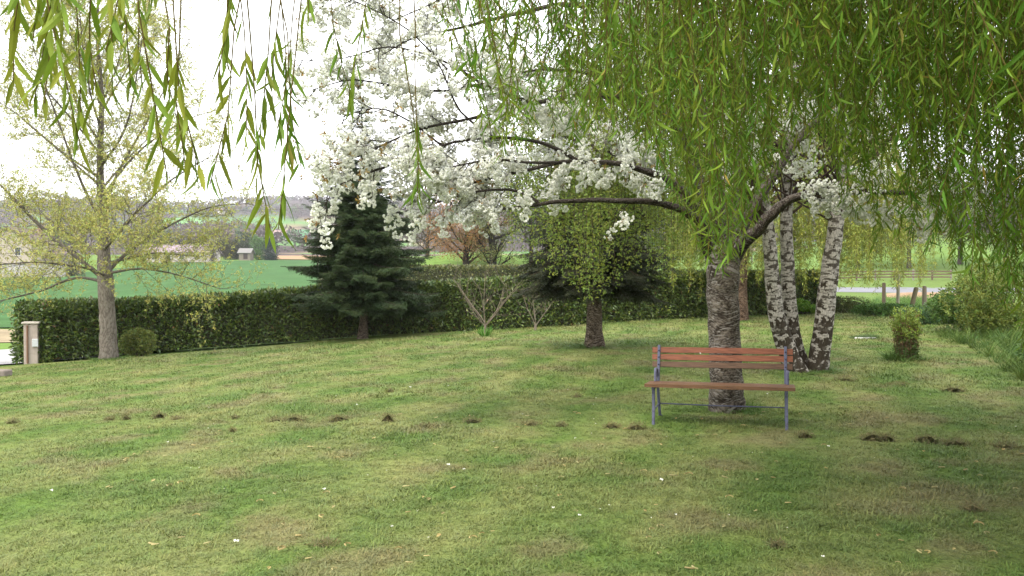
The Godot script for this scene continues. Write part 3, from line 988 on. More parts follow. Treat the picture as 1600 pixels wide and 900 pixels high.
func build_cherry() -> void:
	var base := G(1137, 642)
	var D := -base.z
	var root := thing("cherry_tree", "white flowering cherry tree with a stout banded trunk behind the bench", "tree", base)
	var w := Wood.new()
	var pr := path_of([[1138, 660, D, .235], [1137, 640, D, .215], [1136, 600, D, .19], [1133, 540, D, .182], [1130, 480, D, .178], [1129, 440, D, .185], [1130, 405, D, .21], [1131, 388, D, .19]], 0.05)
	w.tube(pr[0], pr[1], 24, 0.07, fine_noise)
	part("trunk", w.mesh(M.cherry_bark), root, -base)
	var o := D
	var limbs := [     # [path, blossom twigs, twig length]
		[[[1118, 410, o, .13], [1103, 385, o - .1, .105], [1095, 350, o - .2, .085], [1050, 322, o - .4, .06], [960, 313, o - .7, .042], [880, 315, o - .9, .034], [800, 325, o - 1.0, .022], [738, 331, o - 1.1, .01]], 6, .45],
		[[[842, 317, o - .95, .026], [815, 302, o - 1.0, .024], [780, 296, o - 1.1, .02], [730, 303, o - 1.2, .015], [680, 318, o - 1.3, .008]], 12, .45],
		[[[1105, 392, o, .12], [1092, 335, o + .1, .09], [1058, 292, o, .07], [990, 262, o - .2, .05], [900, 252, o - .5, .036], [815, 268, o - .8, .026], [730, 288, o - 1.0, .018], [640, 312, o - 1.2, .008]], 16, .5],
		[[[905, 252, o - .5, .036], [850, 225, o - .6, .03], [770, 215, o - .8, .025], [690, 228, o - 1.0, .02], [610, 258, o - 1.2, .015], [540, 285, o - 1.3, .011], [480, 312, o - 1.4, .006]], 17, .55],
		[[[1108, 388, o, .12], [1098, 300, o + .2, .1], [1060, 205, o + .2, .075], [1000, 160, o, .055], [920, 150, o - .2, .045], [820, 165, o - .5, .034], [740, 185, o - .7, .026], [650, 205, o - 1.0, .018], [560, 245, o - 1.2, .01], [515, 262, o - 1.3, .006]], 28, .6],
		[[[830, 163, o - .5, .034], [760, 135, o - .6, .028], [700, 143, o - .8, .022], [640, 140, o - .9, .018], [555, 126, o - 1.1, .012], [488, 142, o - 1.2, .006]], 11, .5],
		[[[1130, 395, o + .05, .13], [1120, 280, o + .3, .1], [1085, 130, o + .4, .08], [1010, 40, o + .3, .06], [900, 10, o, .045], [800, 25, o - .3, .034], [720, 45, o - .5, .022], [650, 60, o - .7, .014], [590, 92, o - .8, .006]], 13, .5],
		[[[905, 10, o, .04], [830, -30, o - .2, .03], [740, -20, o - .5, .02], [660, 15, o - .7, .012], [600, 40, o - .8, .006]], 12, .5],
		[[[762, 137, o - .6, .024], [690, 95, o - .8, .018], [610, 75, o - 1.0, .012], [540, 92, o - 1.1, .009], [462, 96, o - 1.2, .005]], 13, .5],
		[[[1145, 405, o, .14], [1175, 368, o - .1, .11], [1215, 325, o - .2, .085], [1262, 303, o - .3, .06], [1330, 300, o - .4, .048], [1420, 303, o - .5, .035], [1510, 312, o - .6, .015]], 16, .45],
		[[[1140, 400, o + .05, .12], [1185, 310, o + .3, .09], [1255, 210, o + .4, .065], [1345, 125, o + .4, .045], [1440, 70, o + .4, .02]], 22, .7],
		[[[1120, 395, o + .1, .11], [1090, 330, o + .9, .08], [1020, 270, o + 1.7, .055], [930, 230, o + 2.2, .035], [850, 205, o + 2.5, .015]], 24, .6],
		[[[1138, 395, o + .1, .11], [1150, 300, o + 1.0, .08], [1160, 190, o + 2.0, .055], [1170, 90, o + 2.8, .03]], 18, .7],
		[[[1088, 130, o + .4, .06], [1040, 60, o - .3, .045], [990, 20, o - .9, .03], [930, -10, o - 1.4, .015]], 16, .6],
		[[[690, 228, o - 1.0, .018], [640, 190, o - 1.1, .014], [590, 170, o - 1.2, .01], [530, 185, o - 1.2, .006]], 8, .45],
		[[[1000, 160, o, .04], [930, 120, o - .3, .03], [850, 110, o - .6, .022], [780, 120, o - .8, .016], [720, 110, o - .9, .008]], 14, .5],
		[[[900, 252, o - .5, .03], [840, 255, o - .9, .022], [770, 250, o - 1.2, .016], [700, 262, o - 1.4, .01], [640, 270, o - 1.5, .006]], 16, .5],
		[[[700, 110, o - .8, .016], [640, 50, o - .9, .012], [580, 15, o - 1.0, .008], [520, -10, o - 1.1, .005]], 12, .45],
		[[[770, 215, o - .8, .022], [720, 175, o - 1.0, .016], [690, 110, o - 1.1, .012], [670, 70, o - 1.2, .006]], 8, .45]]
	var bw := Wood.new()
	var where := []
	var tints := PackedColorArray()
	var lw := []
	var lt := PackedColorArray()
	for l in limbs:
		var p := path_of(l[0], 0.3, 0.68)
		bw.tint = Color(0.62, 0.6, 0.6)
		bw.tube(p[0], p[1], 9)
		var tips := []
		twiggy(bw, p[0], 0.42, int(l[1] * 1.0), l[2] * 0.8, 0.006, Vector3(0, -0.12, 0), 0.2, 2, tips, 0.0, 0.45)
		for t in tips:
			for i in range(1, t.size()):
				if R(0, 1) < (0.72 if l[0][l[0].size() - 1][1] > 200 else 0.66) * (0.45 if pix(t[i]).x < 630.0 and pix(t[i]).y > 150.0 else 1.0):
					where.append(Transform3D(Basis(unit(), R(0, TAU)) * R(0.6, 1.2), t[i] + unit() * 0.035 + Vector3.DOWN * 0.03))
					tints.append(Color(1, 1, 1) * R(0.95, 1.03))
			if R(0, 1) < 0.22:
				for n in 3:
					lw.append(aim(t[t.size() - 1], (t[t.size() - 1] - t[0]).normalized() + unit() * 0.7, R(0, TAU), R(0.035, 0.065)))
					lt.append(vary(Color(0.24, 0.16, 0.05), 0.3, 0.25))
	part("branches", bw.mesh(M.cherry_bark), root, -base)
	scatter("young_leaves", root, clump_one(0.4), lw, lt, -base)
	# the three hundred blossom clusters nearest the eye are parts of their own
	var kinds := [blossom_mesh(), blossom_mesh(), blossom_mesh()]
	var order := range(where.size())
	order.sort_custom(func(a, b): return where[a].origin.length_squared() < where[b].origin.length_squared())
	var single := {}
	for i in order:
		var q := pix(where[i].origin)
		if single.size() < 300 and q.x > 440.0 and q.x < 1100.0 and q.y > 0.0:
			single[i] = true
			part("blossom_cluster", kinds[i % 3], root).transform = Transform3D(where[i].basis, where[i].origin - base)
	for k in 3:
		var ww := []
		var tt := PackedColorArray()
		for i in range(k, where.size(), 3):
			if not single.has(i):
				ww.append(where[i]); tt.append(tints[i])
		scatter("blossom", root, kinds[k], ww, tt, -base)

func hanging(top: Vector3, foot: Vector3, bow: Vector3, n: int) -> PackedVector3Array:      # a drooping shoot
	var p := PackedVector3Array()
	for i in n + 1:
		var t := float(i) / n
		p.append(top.lerp(foot, t) + bow * sin(PI * t) + unit() * 0.012)
	return p

func build_birch() -> void:
	var base := (G(1240, 580) + G(1284, 580)) / 2.0
	var D := -base.z
	var root := thing("birch_tree", "birch clump with three white and black patched stems behind the bench", "tree", base)
	var stems := [
		[[1246, 586, D - .05, .2], [1238, 566, D - .03, .16], [1226, 535, D, .145], [1213, 490, D, .125], [1207, 440, D, .115], [1203, 390, D, .105], [1196, 330, D, .09], [1180, 230, D, .07], [1160, 100, D, .045], [1150, -60, D, .02]],
		[[1252, 588, D + .2, .18], [1247, 560, D + .22, .15], [1238, 520, D + .22, .13], [1232, 460, D + .25, .118], [1230, 400, D + .25, .105], [1228, 340, D + .25, .095], [1232, 240, D + .3, .075], [1240, 100, D + .3, .05], [1250, -80, D + .3, .02]],
		[[1276, 588, D, .2], [1280, 565, D, .165], [1284, 530, D, .15], [1291, 470, D, .145], [1298, 410, D, .13], [1306, 350, D, .12], [1318, 250, D, .09], [1335, 120, D, .06], [1350, -60, D, .02]]]
	var bw := Wood.new()
	var tops := []
	for s in stems:
		var w := Wood.new()
		var p := path_of(s, 0.05)
		w.tube(p[0], p[1], 16, 0.07, fine_noise)
		part("stem", w.mesh(M.birch_bark), root, -base)
		tops.append(p[0])
	# long limbs bearing pendulous shoots
	var where := []
	var tints := PackedColorArray()
	var low := [[780, 300], [800, 395], [830, 420], [880, 440], [920, 478], [950, 470], [985, 425], [1020, 440], [1050, 450], [1090, 420], [1150, 370], [1250, 330], [1350, 330], [1420, 300]]
	var crown := Vector3(base.x - 0.6, 0, base.z - 0.4)
	for k in 800:
		var a := R(0, TAU)
		var rr := 4.9 * sqrt(R(0.03, 1))
		var x := crown.x + cos(a) * rr
		var z := crown.z + sin(a) * rr * 0.75
		if k % 3 == 0:
			x = R(0.2, 3.6); z = crown.z + R(-1.0, 1.6)
			rr = Vector2(x - crown.x, z - crown.z).length()
		var px := 800.0 + x / -z * F
		var d := -z
		if fine_noise.get_noise_2d(x * 0.9, z * 0.9) < -0.22: continue
		var py := table(low, px) - 190.0 * pow(R(0, 1), 1.0)
		var foot := P(px, py, d)
		var top := Vector3(x + (crown.x - x) * 0.12, maxf(foot.y + 0.6, 6.4 - 0.09 * rr * rr + R(-0.5, 0.5)), z + (crown.z - z) * 0.12)
		var pts := hanging(top, foot, Vector3((x - crown.x) * 0.05, 0.1, 0), 9)
		var r := PackedFloat32Array()
		for i in pts.size(): r.append(lerpf(0.006, 0.0018, float(i) / 9.0))
		bw.tint = Color(0.07, 0.05, 0.04)
		bw.tube(pts, r, 3)
		var stem: PackedVector3Array = tops[k % 3]
		var j := 20 + rng.randi() % (stem.size() - 22)
		if k % 4 == 0: bw.tube(smooth(PackedVector3Array([stem[j], stem[j].lerp(top, 0.5) + Vector3.UP * 0.35, top]), 4), PackedFloat32Array([.022, .02, .018, .016, .014, .012, .01, .008, .006]), 4)
		var L := top.distance_to(foot)
		for i in int(L / 0.028):
			var t := R(0.1, 1.0) * 9.0
			var q := mini(int(t), 8)
			var p := pts[q].lerp(pts[q + 1], t - q) + unit() * 0.09
			where.append(aim(p, unit() + Vector3.DOWN * 0.8, R(0, TAU), R(0.028, 0.05)))
			tints.append(vary(Color(0.18, 0.235, 0.042), 0.3, 0.18))
	part("branches", bw.mesh(M.twig), root, -base)
	scatter("crown", root, clump_one(0.62), where, tints, -base)

func far_willow() -> void:
	var base := G(1160, 501)
	var D := -base.z
	var root := thing("pale_willow_tree", "yellow green weeping tree with a reddish trunk before the hedge", "tree", base)
	var w := Wood.new()
	var pr := path_of([[1160, 508, D, .26], [1160, 495, D, .2], [1159, 440, D, .17], [1162, 380, D, .16], [1172, 300, D, .13], [1190, 200, D, .08], [1200, 100, D, .03]], 0.05)
	w.tube(pr[0], pr[1], 12, 0.1, fine_noise)
	part("trunk", w.mesh(M.red_bark), root, -base)
	var bw := Wood.new()
	bw.tint = Color(0.12, 0.09, 0.04)
	var where := []
	var tints := PackedColorArray()
	var crown := Vector3(base.x + 2.2, 0, base.z - 1.0)
	for k in 520:
		var a := R(0, TAU)
		var rr := 4.6 * sqrt(R(0.0, 1))
		var x := crown.x + cos(a) * rr
		var z := crown.z + sin(a) * rr * 0.8
		var foot := Vector3(x, height(x, z) + R(1.0, 2.9) + 0.6 * fine_noise.get_noise_2d(x * 2.0, z * 2.0), z)
		var top := Vector3(x, 7.5 - 0.12 * rr * rr + R(-0.6, 0.4), z).lerp(Vector3(crown.x, 7.0, crown.z), 0.1)
		if top.y < foot.y + 0.5: continue
		var pts := hanging(top, foot, Vector3((x - crown.x) * 0.04, 0, 0), 7)
		bw.tube(pts, PackedFloat32Array([.008, .007, .006, .005, .005, .004, .003, .002]), 3)
		if k % 8 == 0: bw.tube(smooth(PackedVector3Array([pr[0][14 + k % 10], pr[0][14 + k % 10].lerp(top, 0.5) + Vector3.UP * 0.4, top]), 3), PackedFloat32Array([.05, .045, .04, .03, .025, .02, .012]), 5)
		for i in int(top.distance_to(foot) / 0.05):
			var t := R(0.0, 1.0) * 7.0
			var q := mini(int(t), 6)
			where.append(aim(pts[q].lerp(pts[q + 1], t - q) + unit() * 0.06, unit() * 0.7 + Vector3.DOWN, R(0, TAU), R(0.1, 0.17)))
			tints.append(vary(Color(0.25, 0.28, 0.055), 0.25, 0.15))
	part("branches", bw.mesh(M.twig), root, -base)
	scatter("crown", root, clump_one(0.22), where, tints, -base)

func build_willow() -> void:
	# the camera stands under its edge; the trunk is out of the frame to the right
	var base := on(5.6, -2.0)
	var root := thing("weeping_willow_tree", "weeping willow with long narrow green leaves hanging over the lawn", "tree", base)
	var w := Wood.new()
	w.tube(smooth(PackedVector3Array([base - Vector3(0, 0.1, 0), base + Vector3(0, 0.4, 0), base + Vector3(-0.1, 1.5, 0), base + Vector3(-0.2, 2.4, 0), base + Vector3(-0.15, 4.2, 0.1)]), 4),
		PackedFloat32Array([.62, .5, .46, .45, .44, .43, .42, .41, .4, .4, .41, .42, .42, .34, .26, .2, .12]), 18, 0.12, fine_noise)
	part("trunk", w.mesh(M.cherry_bark), root, -base)
	var bw := Wood.new()
	bw.tint = Color(0.7, 0.65, 0.55)
	var nodes := PackedVector3Array()
	for k in 15:
		var a := TAU * k / 15.0 + R(-0.12, 0.12)
		var reach := 6.4 if cos(a) < -0.2 else 5.2
		var out := Vector3(cos(a), 0, sin(a))
		var p := smooth(PackedVector3Array([base + Vector3(-0.15, R(2.1, 3.0), 0), base + out * reach * 0.25 + Vector3(0, R(3.8, 4.4), 0), base + out * reach * 0.6 + Vector3(0, R(4.7, 5.2), 0), base + out * reach * 0.95 + Vector3(0, R(3.9, 4.3), 0)]), 5)
		var r := PackedFloat32Array()
		for i in p.size():
			r.append(lerpf(0.17, 0.02, float(i) / (p.size() - 1)))
			if i > 3: nodes.append(p[i])
		bw.tube(p, r, 9)
	part("limbs", bw.mesh(M.cherry_bark), root, -base)
	# shoots: [top, foot, leaf spacing]
	var low := [[725, 120], [740, 225], [785, 250], [850, 185], [885, 235], [930, 200], [1020, 250], [1060, 300], [1095, 415], [1130, 430], [1165, 375], [1220, 265], [1280, 255], [1330, 350], [1380, 405], [1430, 390], [1480, 440], [1540, 480], [1600, 560], [1700, 620], [2200, 650]]
	var shoots := []
	for k in 8600:
		var a := R(0, TAU)
		var rr := 6.9 * sqrt(R(0, 1))
		var x := base.x + cos(a) * rr
		var z := base.z + sin(a) * rr
		var top_y := 5.1 - 0.03 * rr * rr + R(-0.3, 0.3)
		if z > -1.9:
			if k % 3 == 0 and Vector2(x, z).length() > 1.3 and x > 1.0: shoots.append([Vector3(x, top_y, z), Vector3(x, R(1.3, 3.2), z), 0.05])
			continue
		var px := 800.0 + x / -z * F
		if px < 728.0 or (z > -3.1 and px < 1640.0): continue
		var d := -z
		var b := table(low, px)
		var py := b * (1.0 - 0.85 * pow(R(0, 1), 1.5 if px < 1180.0 else 0.8))
		if px > 1650.0: py = R(100, 640)
		if R(0, 1) < (0.5 if px < 1000.0 else 0.28 if px < 1080.0 else 0.0): continue
		var foot := P(px, py, d)
		if foot.y > top_y - 0.4: continue
		shoots.append([Vector3(x + R(-0.5, 0.5), top_y, z + R(-0.4, 0.4)), foot, 0.021])
	var near := [[20, 55, 1.9], [22, 135, 2.2], [48, 60, 1.9], [62, 165, 2.0], [80, 165, 1.9], [98, 60, 2.2], [110, 35, 1.8], [138, 235, 1.9], [128, 190, 2.2], [150, 160, 1.9], [172, 80, 2.1], [182, 155, 1.9], [205, 145, 2.1], [222, 150, 2.3], [240, 20, 1.9], [262, 270, 1.9], [286, 255, 2.0], [275, 200, 2.2], [310, 290, 1.9], [330, 295, 2.0], [345, 115, 1.9], [365, 115, 2.1], [390, 235, 2.4], [408, 250, 2.3], [420, 375, 2.2], [440, 360, 2.4], [425, 190, 2.6], [440, 205, 2.5], [458, 235, 2.6], [470, 260, 2.7], [482, 18, 1.9], [545, 150, 2.6], [555, 175, 2.9], [650, 310, 2.8], [660, 300, 3.0]]
	var singles := []
	for q in near:
		var foot := P(q[0], q[1], q[2])
		singles.append([Vector3(foot.x + R(-0.12, 0.12), R(3.3, 3.9), foot.z + R(-0.12, 0.12)), foot, 0.022])
	var tw := Wood.new()
	tw.tint = Color(0.11, 0.085, 0.03)
	var kinds := []
	for k in 4:
		var l := Leafy.new()
		l.leaf(Transform3D(), 1.0, [0.13, 0.15, 0.12, 0.16][k], [0.15, 0.55, -0.25, 0.35][k], 0.3, 4)
		kinds.append(l.mesh(M.willow_leaf))
	var tinted := []
	for k in 12:
		var l := Leafy.new()
		l.tint = vary(Color(0.13, 0.21, 0.026).lerp(Color(0.2, 0.24, 0.035), R(0, 1)), 0.25, 0.12)
		l.leaf(Transform3D(), 1.0, R(0.14, 0.19), R(-0.12, 0.35), 0.3, 4)
		tinted.append(l.mesh(M.willow_leaf))
	var where := [[], [], [], []]
	var tints := [PackedColorArray(), PackedColorArray(), PackedColorArray(), PackedColorArray()]
	var loose := 0
	var all := shoots + singles
	for n in all.size():
		var s: Array = all[n]
		var top: Vector3 = s[0]
		var foot: Vector3 = s[1]
		var by_hand := n >= shoots.size()
		var L := top.distance_to(foot)
		var pts := hanging(top, foot, Vector3(R(-0.11, 0.11), 0, R(-0.11, 0.11)) * L * (0.4 if by_hand else 1.0), 10)
		var r := PackedFloat32Array()
		for i in pts.size(): r.append(lerpf(0.0042, 0.0013, i / 10.0))
		tw.tube(pts, r, 4)
		# the branchlet that carries it
		var best := nodes[0]
		for q in nodes:
			if q.distance_squared_to(top) < best.distance_squared_to(top): best = q
		tw.tube(smooth(PackedVector3Array([best, best.lerp(top, 0.5) + Vector3.UP * (0.1 + 0.12 * best.distance_to(top)), top]), 3), PackedFloat32Array([.011, .01, .009, .008, .007, .006, .0045]), 4)
		var tone := Color(0.09, 0.185, 0.02).lerp(Color(0.175, 0.24, 0.03), R(0, 1))
		var holder: Node3D = null
		if by_hand:
			holder = Node3D.new()
			holder.name = "hanging_shoot"
			root.add_child(holder, true)
			holder.position = foot - base
		var step: float = s[2]
		var m := int(L / step)
		for i in m:
			var f := float(i) / m
			if by_hand and (f < 1.0 - 0.3 / L and R(0, 1) < 0.95): continue
			var t := f * 10.0
			var q := mini(int(t), 9)
			var at := pts[q].lerp(pts[q + 1], t - q)
			var out := Vector3(cos(i * 2.4 + n), 0, sin(i * 2.4 + n))
			var dir := (out * (R(0.15, 0.8) if not by_hand else R(0.05, 0.5)) + Vector3.DOWN * R(0.5, 1.0) + unit() * (0.15 if by_hand else 0.35)).normalized()
			var len := R(0.048, 0.1) if not by_hand else R(0.06, 0.112)
			var tr := aim(at, dir, R(0, TAU), len)
			tr.basis.x *= R(0.65, 1.1)
			var c := vary(tone, 0.28, 0.16)
			if R(0, 1) < 0.012: c = vary(Color(0.3, 0.24, 0.05), 0.2, 0.1)
			var kk := rng.randi() % 4
			if by_hand and pix(at).y > -60.0 and loose < 300:
				loose += 1
				part("leaf", tinted[rng.randi() % tinted.size()], holder).transform = Transform3D(tr.basis, tr.origin - foot)
			else:
				where[kk].append(tr)
				tints[kk].append(c)
		if holder and holder.get_child_count() == 0: holder.free()
	part("shoots", tw.mesh(M.twig), root, -base)
	for k in 4: scatter("foliage", root, kinds[k], where[k], tints[k], -base)

# ---------------------------------------------------------------- bench
func bar(w: Wood, a: Vector3, b: Vector3, width: float, thick: float) -> void:     # width across x
	var y := (b - a).normalized()
	var x := Vector3.RIGHT
	var z := x.cross(y).normalized()
	w.box(Transform3D(Basis(x, y, z), (a + b) / 2.0), Vector3(width, a.distance_to(b), thick), 0.003)

func build_bench() -> void:
	var fl := G(1021.5, 664)
	var fr := G(1230.5, 673)
	var mid := (fl + fr) / 2.0
	var root := thing("garden_bench", "wooden garden bench with blue grey iron ends before the cherry trunk", "bench", mid)
	var half := fl.distance_to(fr) / 2.0
	var x := (fr - fl).normalized()
	var y := Vector3.UP
	var z := x.cross(y).normalized()
	y = z.cross(x)
	root.basis = Basis(x, y, z)
	for s: float in [-1.0, 1.0]:
		var end := Node3D.new()
		end.name = "end_frame"
		root.add_child(end, true)
		end.position = Vector3(s * half, 0, 0)
		var w := Wood.new()
		bar(w, Vector3(0, -0.02, 0), Vector3(0, 0.2, -0.035), 0.03, 0.034)
		bar(w, Vector3(0, 0.2, -0.035), Vector3(0, 0.4, -0.03), 0.03, 0.034)
		part("front_leg", w.mesh(M.painted_iron), end)
		w = Wood.new()
		bar(w, Vector3(0, -0.02, -0.56), Vector3(0, 0.16, -0.46), 0.028, 0.034)
		bar(w, Vector3(0, 0.155, -0.463), Vector3(0, 0.39, -0.38), 0.028, 0.034)
		w.box(Transform3D(Basis(), Vector3(0, 0.002, -0.565)), Vector3(0.05, 0.02, 0.07), 0.004)
		part("rear_leg", w.mesh(M.painted_iron), end)
		w = Wood.new()
		bar(w, Vector3(0, 0.392, 0.02), Vector3(0, 0.372, -0.45), 0.032, 0.026)
		part("seat_rail", w.mesh(M.painted_iron), end)
		w = Wood.new()
		bar(w, Vector3(0, 0.36, -0.41), Vector3(0, 0.55, -0.455), 0.03, 0.022)
		bar(w, Vector3(0, 0.545, -0.454), Vector3(0, 0.81, -0.53), 0.03, 0.018)
		part("back_post", w.mesh(M.painted_iron), end)
		w = Wood.new()                                      # scrolled bracket between post and seat
		var arc := PackedVector3Array([Vector3(0.012 * s, 0.47, -0.43), Vector3(0.014 * s, 0.53, -0.41), Vector3(0.016 * s, 0.555, -0.36), Vector3(0.016 * s, 0.53, -0.315), Vector3(0.016 * s, 0.43, -0.3)])
		w.tube(smooth(arc, 4), PackedFloat32Array([.013, .014, .015, .016, .017, .018, .019, .019, .019, .019, .019, .018, .017, .016, .016, .015, .015]), 8)
		part("bracket", w.mesh(M.painted_iron), end)
		w = Wood.new()
		w.tube(PackedVector3Array([Vector3(0, 0.15, -0.02), Vector3(0, 0.16, -0.46)]), PackedFloat32Array([.008, .008]), 8)
		part("brace", w.mesh(M.painted_iron), end)
	# slats: a little bowed, each of its own tone
	var slat := func(called: String, at: Vector3, tilt: float, h: float, t: float, tint: Color, sag: float, extra: float, label: String):
		var w := Wood.new()
		w.tint = tint
		var n := 8
		var len: float = half * 2.0 + extra * 2.0
		for i in n:
			var a := -len / 2.0 + len * i / n
			var b := -len / 2.0 + len * (i + 1) / n
			var ya := -sag * (1.0 - pow(2.0 * a / len, 2.0))
			var yb := -sag * (1.0 - pow(2.0 * b / len, 2.0))
			var q := func(xx, yy, sy, sz): return Vector3(xx, yy + sy * h / 2.0, sz * t / 2.0)
			w.face([q.call(a, ya, 1, 1), q.call(b, yb, 1, 1), q.call(b, yb, -1, 1), q.call(a, ya, -1, 1)], Vector3(0, 0, 1))
			w.face([q.call(a, ya, 1, -1), q.call(b, yb, 1, -1), q.call(b, yb, -1, -1), q.call(a, ya, -1, -1)], Vector3(0, 0, -1))
			w.face([q.call(a, ya, 1, -1), q.call(b, yb, 1, -1), q.call(b, yb, 1, 1), q.call(a, ya, 1, 1)], Vector3.UP)
			w.face([q.call(a, ya, -1, -1), q.call(b, yb, -1, -1), q.call(b, yb, -1, 1), q.call(a, ya, -1, 1)], Vector3.DOWN)
			if i == 0: w.face([q.call(a, ya, 1, -1), q.call(a, ya, 1, 1), q.call(a, ya, -1, 1), q.call(a, ya, -1, -1)], Vector3.LEFT)
			if i == n - 1: w.face([q.call(b, yb, 1, -1), q.call(b, yb, 1, 1), q.call(b, yb, -1, 1), q.call(b, yb, -1, -1)], Vector3.RIGHT)
		var o := part(called, w.mesh(M.slat_wood), root)
		o.transform = Transform3D(Basis(Vector3.RIGHT, tilt), at)
		if label: o.set_meta("label", label)
	slat.call("back_slat", Vector3(0.0, 0.752, -0.532), -0.27, 0.062, 0.022, Color(0.22, 0.076, 0.04), -0.004, 0.075, "")
	slat.call("back_slat", Vector3(0.0, 0.678, -0.512), -0.27, 0.062, 0.022, Color(0.235, 0.08, 0.04), 0.003, 0.075, "")
	slat.call("back_slat", Vector3(0.0, 0.597, -0.49), -0.27, 0.06, 0.022, Color(0.125, 0.068, 0.042), 0.0, 0.07, "greyer brown lowest back slat")
	for k in 5:
		slat.call("seat_slat", Vector3(0.0, 0.4215 - 0.0043 * k, 0.005 - 0.094 * k), PI / 2 - 0.045, 0.082, 0.03 if k else 0.034, [Color(0.15, 0.075, 0.036), Color(0.14, 0.075, 0.04), Color(0.16, 0.08, 0.04), Color(0.15, 0.072, 0.036), Color(0.13, 0.07, 0.038)][k], 0.0, 0.085, "")
	for s: float in [-1.0, 1.0]:
		for q in [[0.752, -0.516], [0.678, -0.496], [0.597, -0.474]]:
			var bw := Wood.new()
			bw.tint = Color(0.6, 0.6, 0.6)
			bw.tube(PackedVector3Array([Vector3(0, 0, -0.01), Vector3(0, 0.001, 0.006), Vector3(0, 0.002, 0.011)]), PackedFloat32Array([0.009, 0.009, 0.005]), 8)
			part("bolt", bw.mesh(M.painted_iron), root, Vector3(s * half, q[0], q[1] + 0.012))
	var rod := Wood.new()
	rod.tube(PackedVector3Array([Vector3(-half, 0.16, -0.46), Vector3(0, 0.155, -0.46), Vector3(half, 0.16, -0.46)]), PackedFloat32Array([.007, .007, .007]), 8)
	rod.tint = Color(1, 1, 1)
	part("stretcher", rod.mesh(M.painted_iron), root)
	var dot := Leafy.new()
	dot.tint = Color(0.82, 0.8, 0.76)
	dot.leaf(aim(Vector3.ZERO, Vector3.UP, 0.0), 0.02, 0.02, 0.3, 0.3, 2)
	var pt := MeshInstance3D.new()
	pt.name = "fallen_petal"
	pt.mesh = dot.mesh(M.petal)
	add_child(pt)
	pt.transform = Transform3D(Basis(), root.transform * Vector3(-0.22, 0.716, -0.498))
	tag(pt, "white petal stuck to the top back slat of the bench", "petal")

# ---------------------------------------------------------------- small things
func bare_shrub(label: String, base: Vector3, tall: float, spread: float, stems: int) -> void:
	var root := thing("bare_shrub", label, "shrub", base, "bare shrubs before the hedge")
	var w := Wood.new()
	w.tint = Color(0.2, 0.165, 0.13)
	var out := []
	w.tube(PackedVector3Array([base - Vector3(0, 0.05, 0), base + Vector3(0.02, tall * 0.16, 0)]), PackedFloat32Array([0.045, 0.035]), 8)
	part("stem", w.mesh(M.twig), root, -base)
	w = Wood.new()
	w.tint = Color(0.2, 0.165, 0.13)
	for k in stems:
		var a := TAU * k / stems + R(-0.3, 0.3)
		var p := branch(w, base + Vector3(0.02, tall * R(0.1, 0.17), 0), Vector3(cos(a) * spread, 1.0, sin(a) * spread * 0.7), tall * R(0.65, 1.0), 0.015, Vector3(0, 0.25, 0), 0.1, 8, 5)
		twiggy(w, p, 0.2, 6, tall * 0.34, 0.006, Vector3(0, 0.3, 0), 0.1, 1, out, 0.5)
	for p in out:
		twiggy(w, p, 0.2, 3, tall * 0.15, 0.0035, Vector3(0, 0.3, 0), 0.1, 1, [], 0.5)
	part("branches", w.mesh(M.twig), root, -base)

func clipping_heap(base: Vector3, wide: float, high: float, blade: ArrayMesh, label: String) -> void:
	var root := thing("grass_clump", label, "grass clump", base, "heaps of grass clippings on the lawn")
	var w := Wood.new()
	var n := 12
	w.tint = Color(0.15, 0.135, 0.07)
	for j in 4:
		for k in n + 1:
			var a := TAU * k / n
			var t := j / 3.0
			var rr := wide * 0.5 * (1.0 - t) * (1.0 + 0.35 * sin(a * 3.0 + base.x * 9.0))
			w.v.append(Vector3(cos(a) * rr, -0.01 + high * 0.8 * sin(t * PI / 2.0) * (1.0 + 0.2 * sin(a * 2.0)), sin(a) * rr * 0.7))
			w.n.append(Vector3(cos(a) * 0.6, 0.8, sin(a) * 0.6)); w.uv.append(Vector2(a, t)); w.c.append(w.tint)
	for j in 3:
		for k in n:
			var q := j * (n + 1) + k
			w.idx.append_array([q, q + n + 1, q + 1, q + 1, q + n + 1, q + n + 2])
	part("mound", w.mesh(M.lawn_soil), root)
	var where := []
	var tints := PackedColorArray()
	for k in int(70 + wide * 500.0):
		var a := R(0, TAU)
		var t := sqrt(R(0, 1))
		var p := Vector3(cos(a) * wide * 0.62 * t, high * (1.0 - t * t) * 0.9, sin(a) * wide * 0.45 * t)
		where.append(aim(p, Vector3(R(-1, 1), R(0, 0.8), R(-1, 1)), R(0, TAU), R(0.5, 1.0)))
		tints.append(vary(Color(0.14, 0.15, 0.055).lerp(Color(0.22, 0.175, 0.1), R(0, 1)), 0.4, 0.15))
	scatter("clippings", root, blade, where, tints)

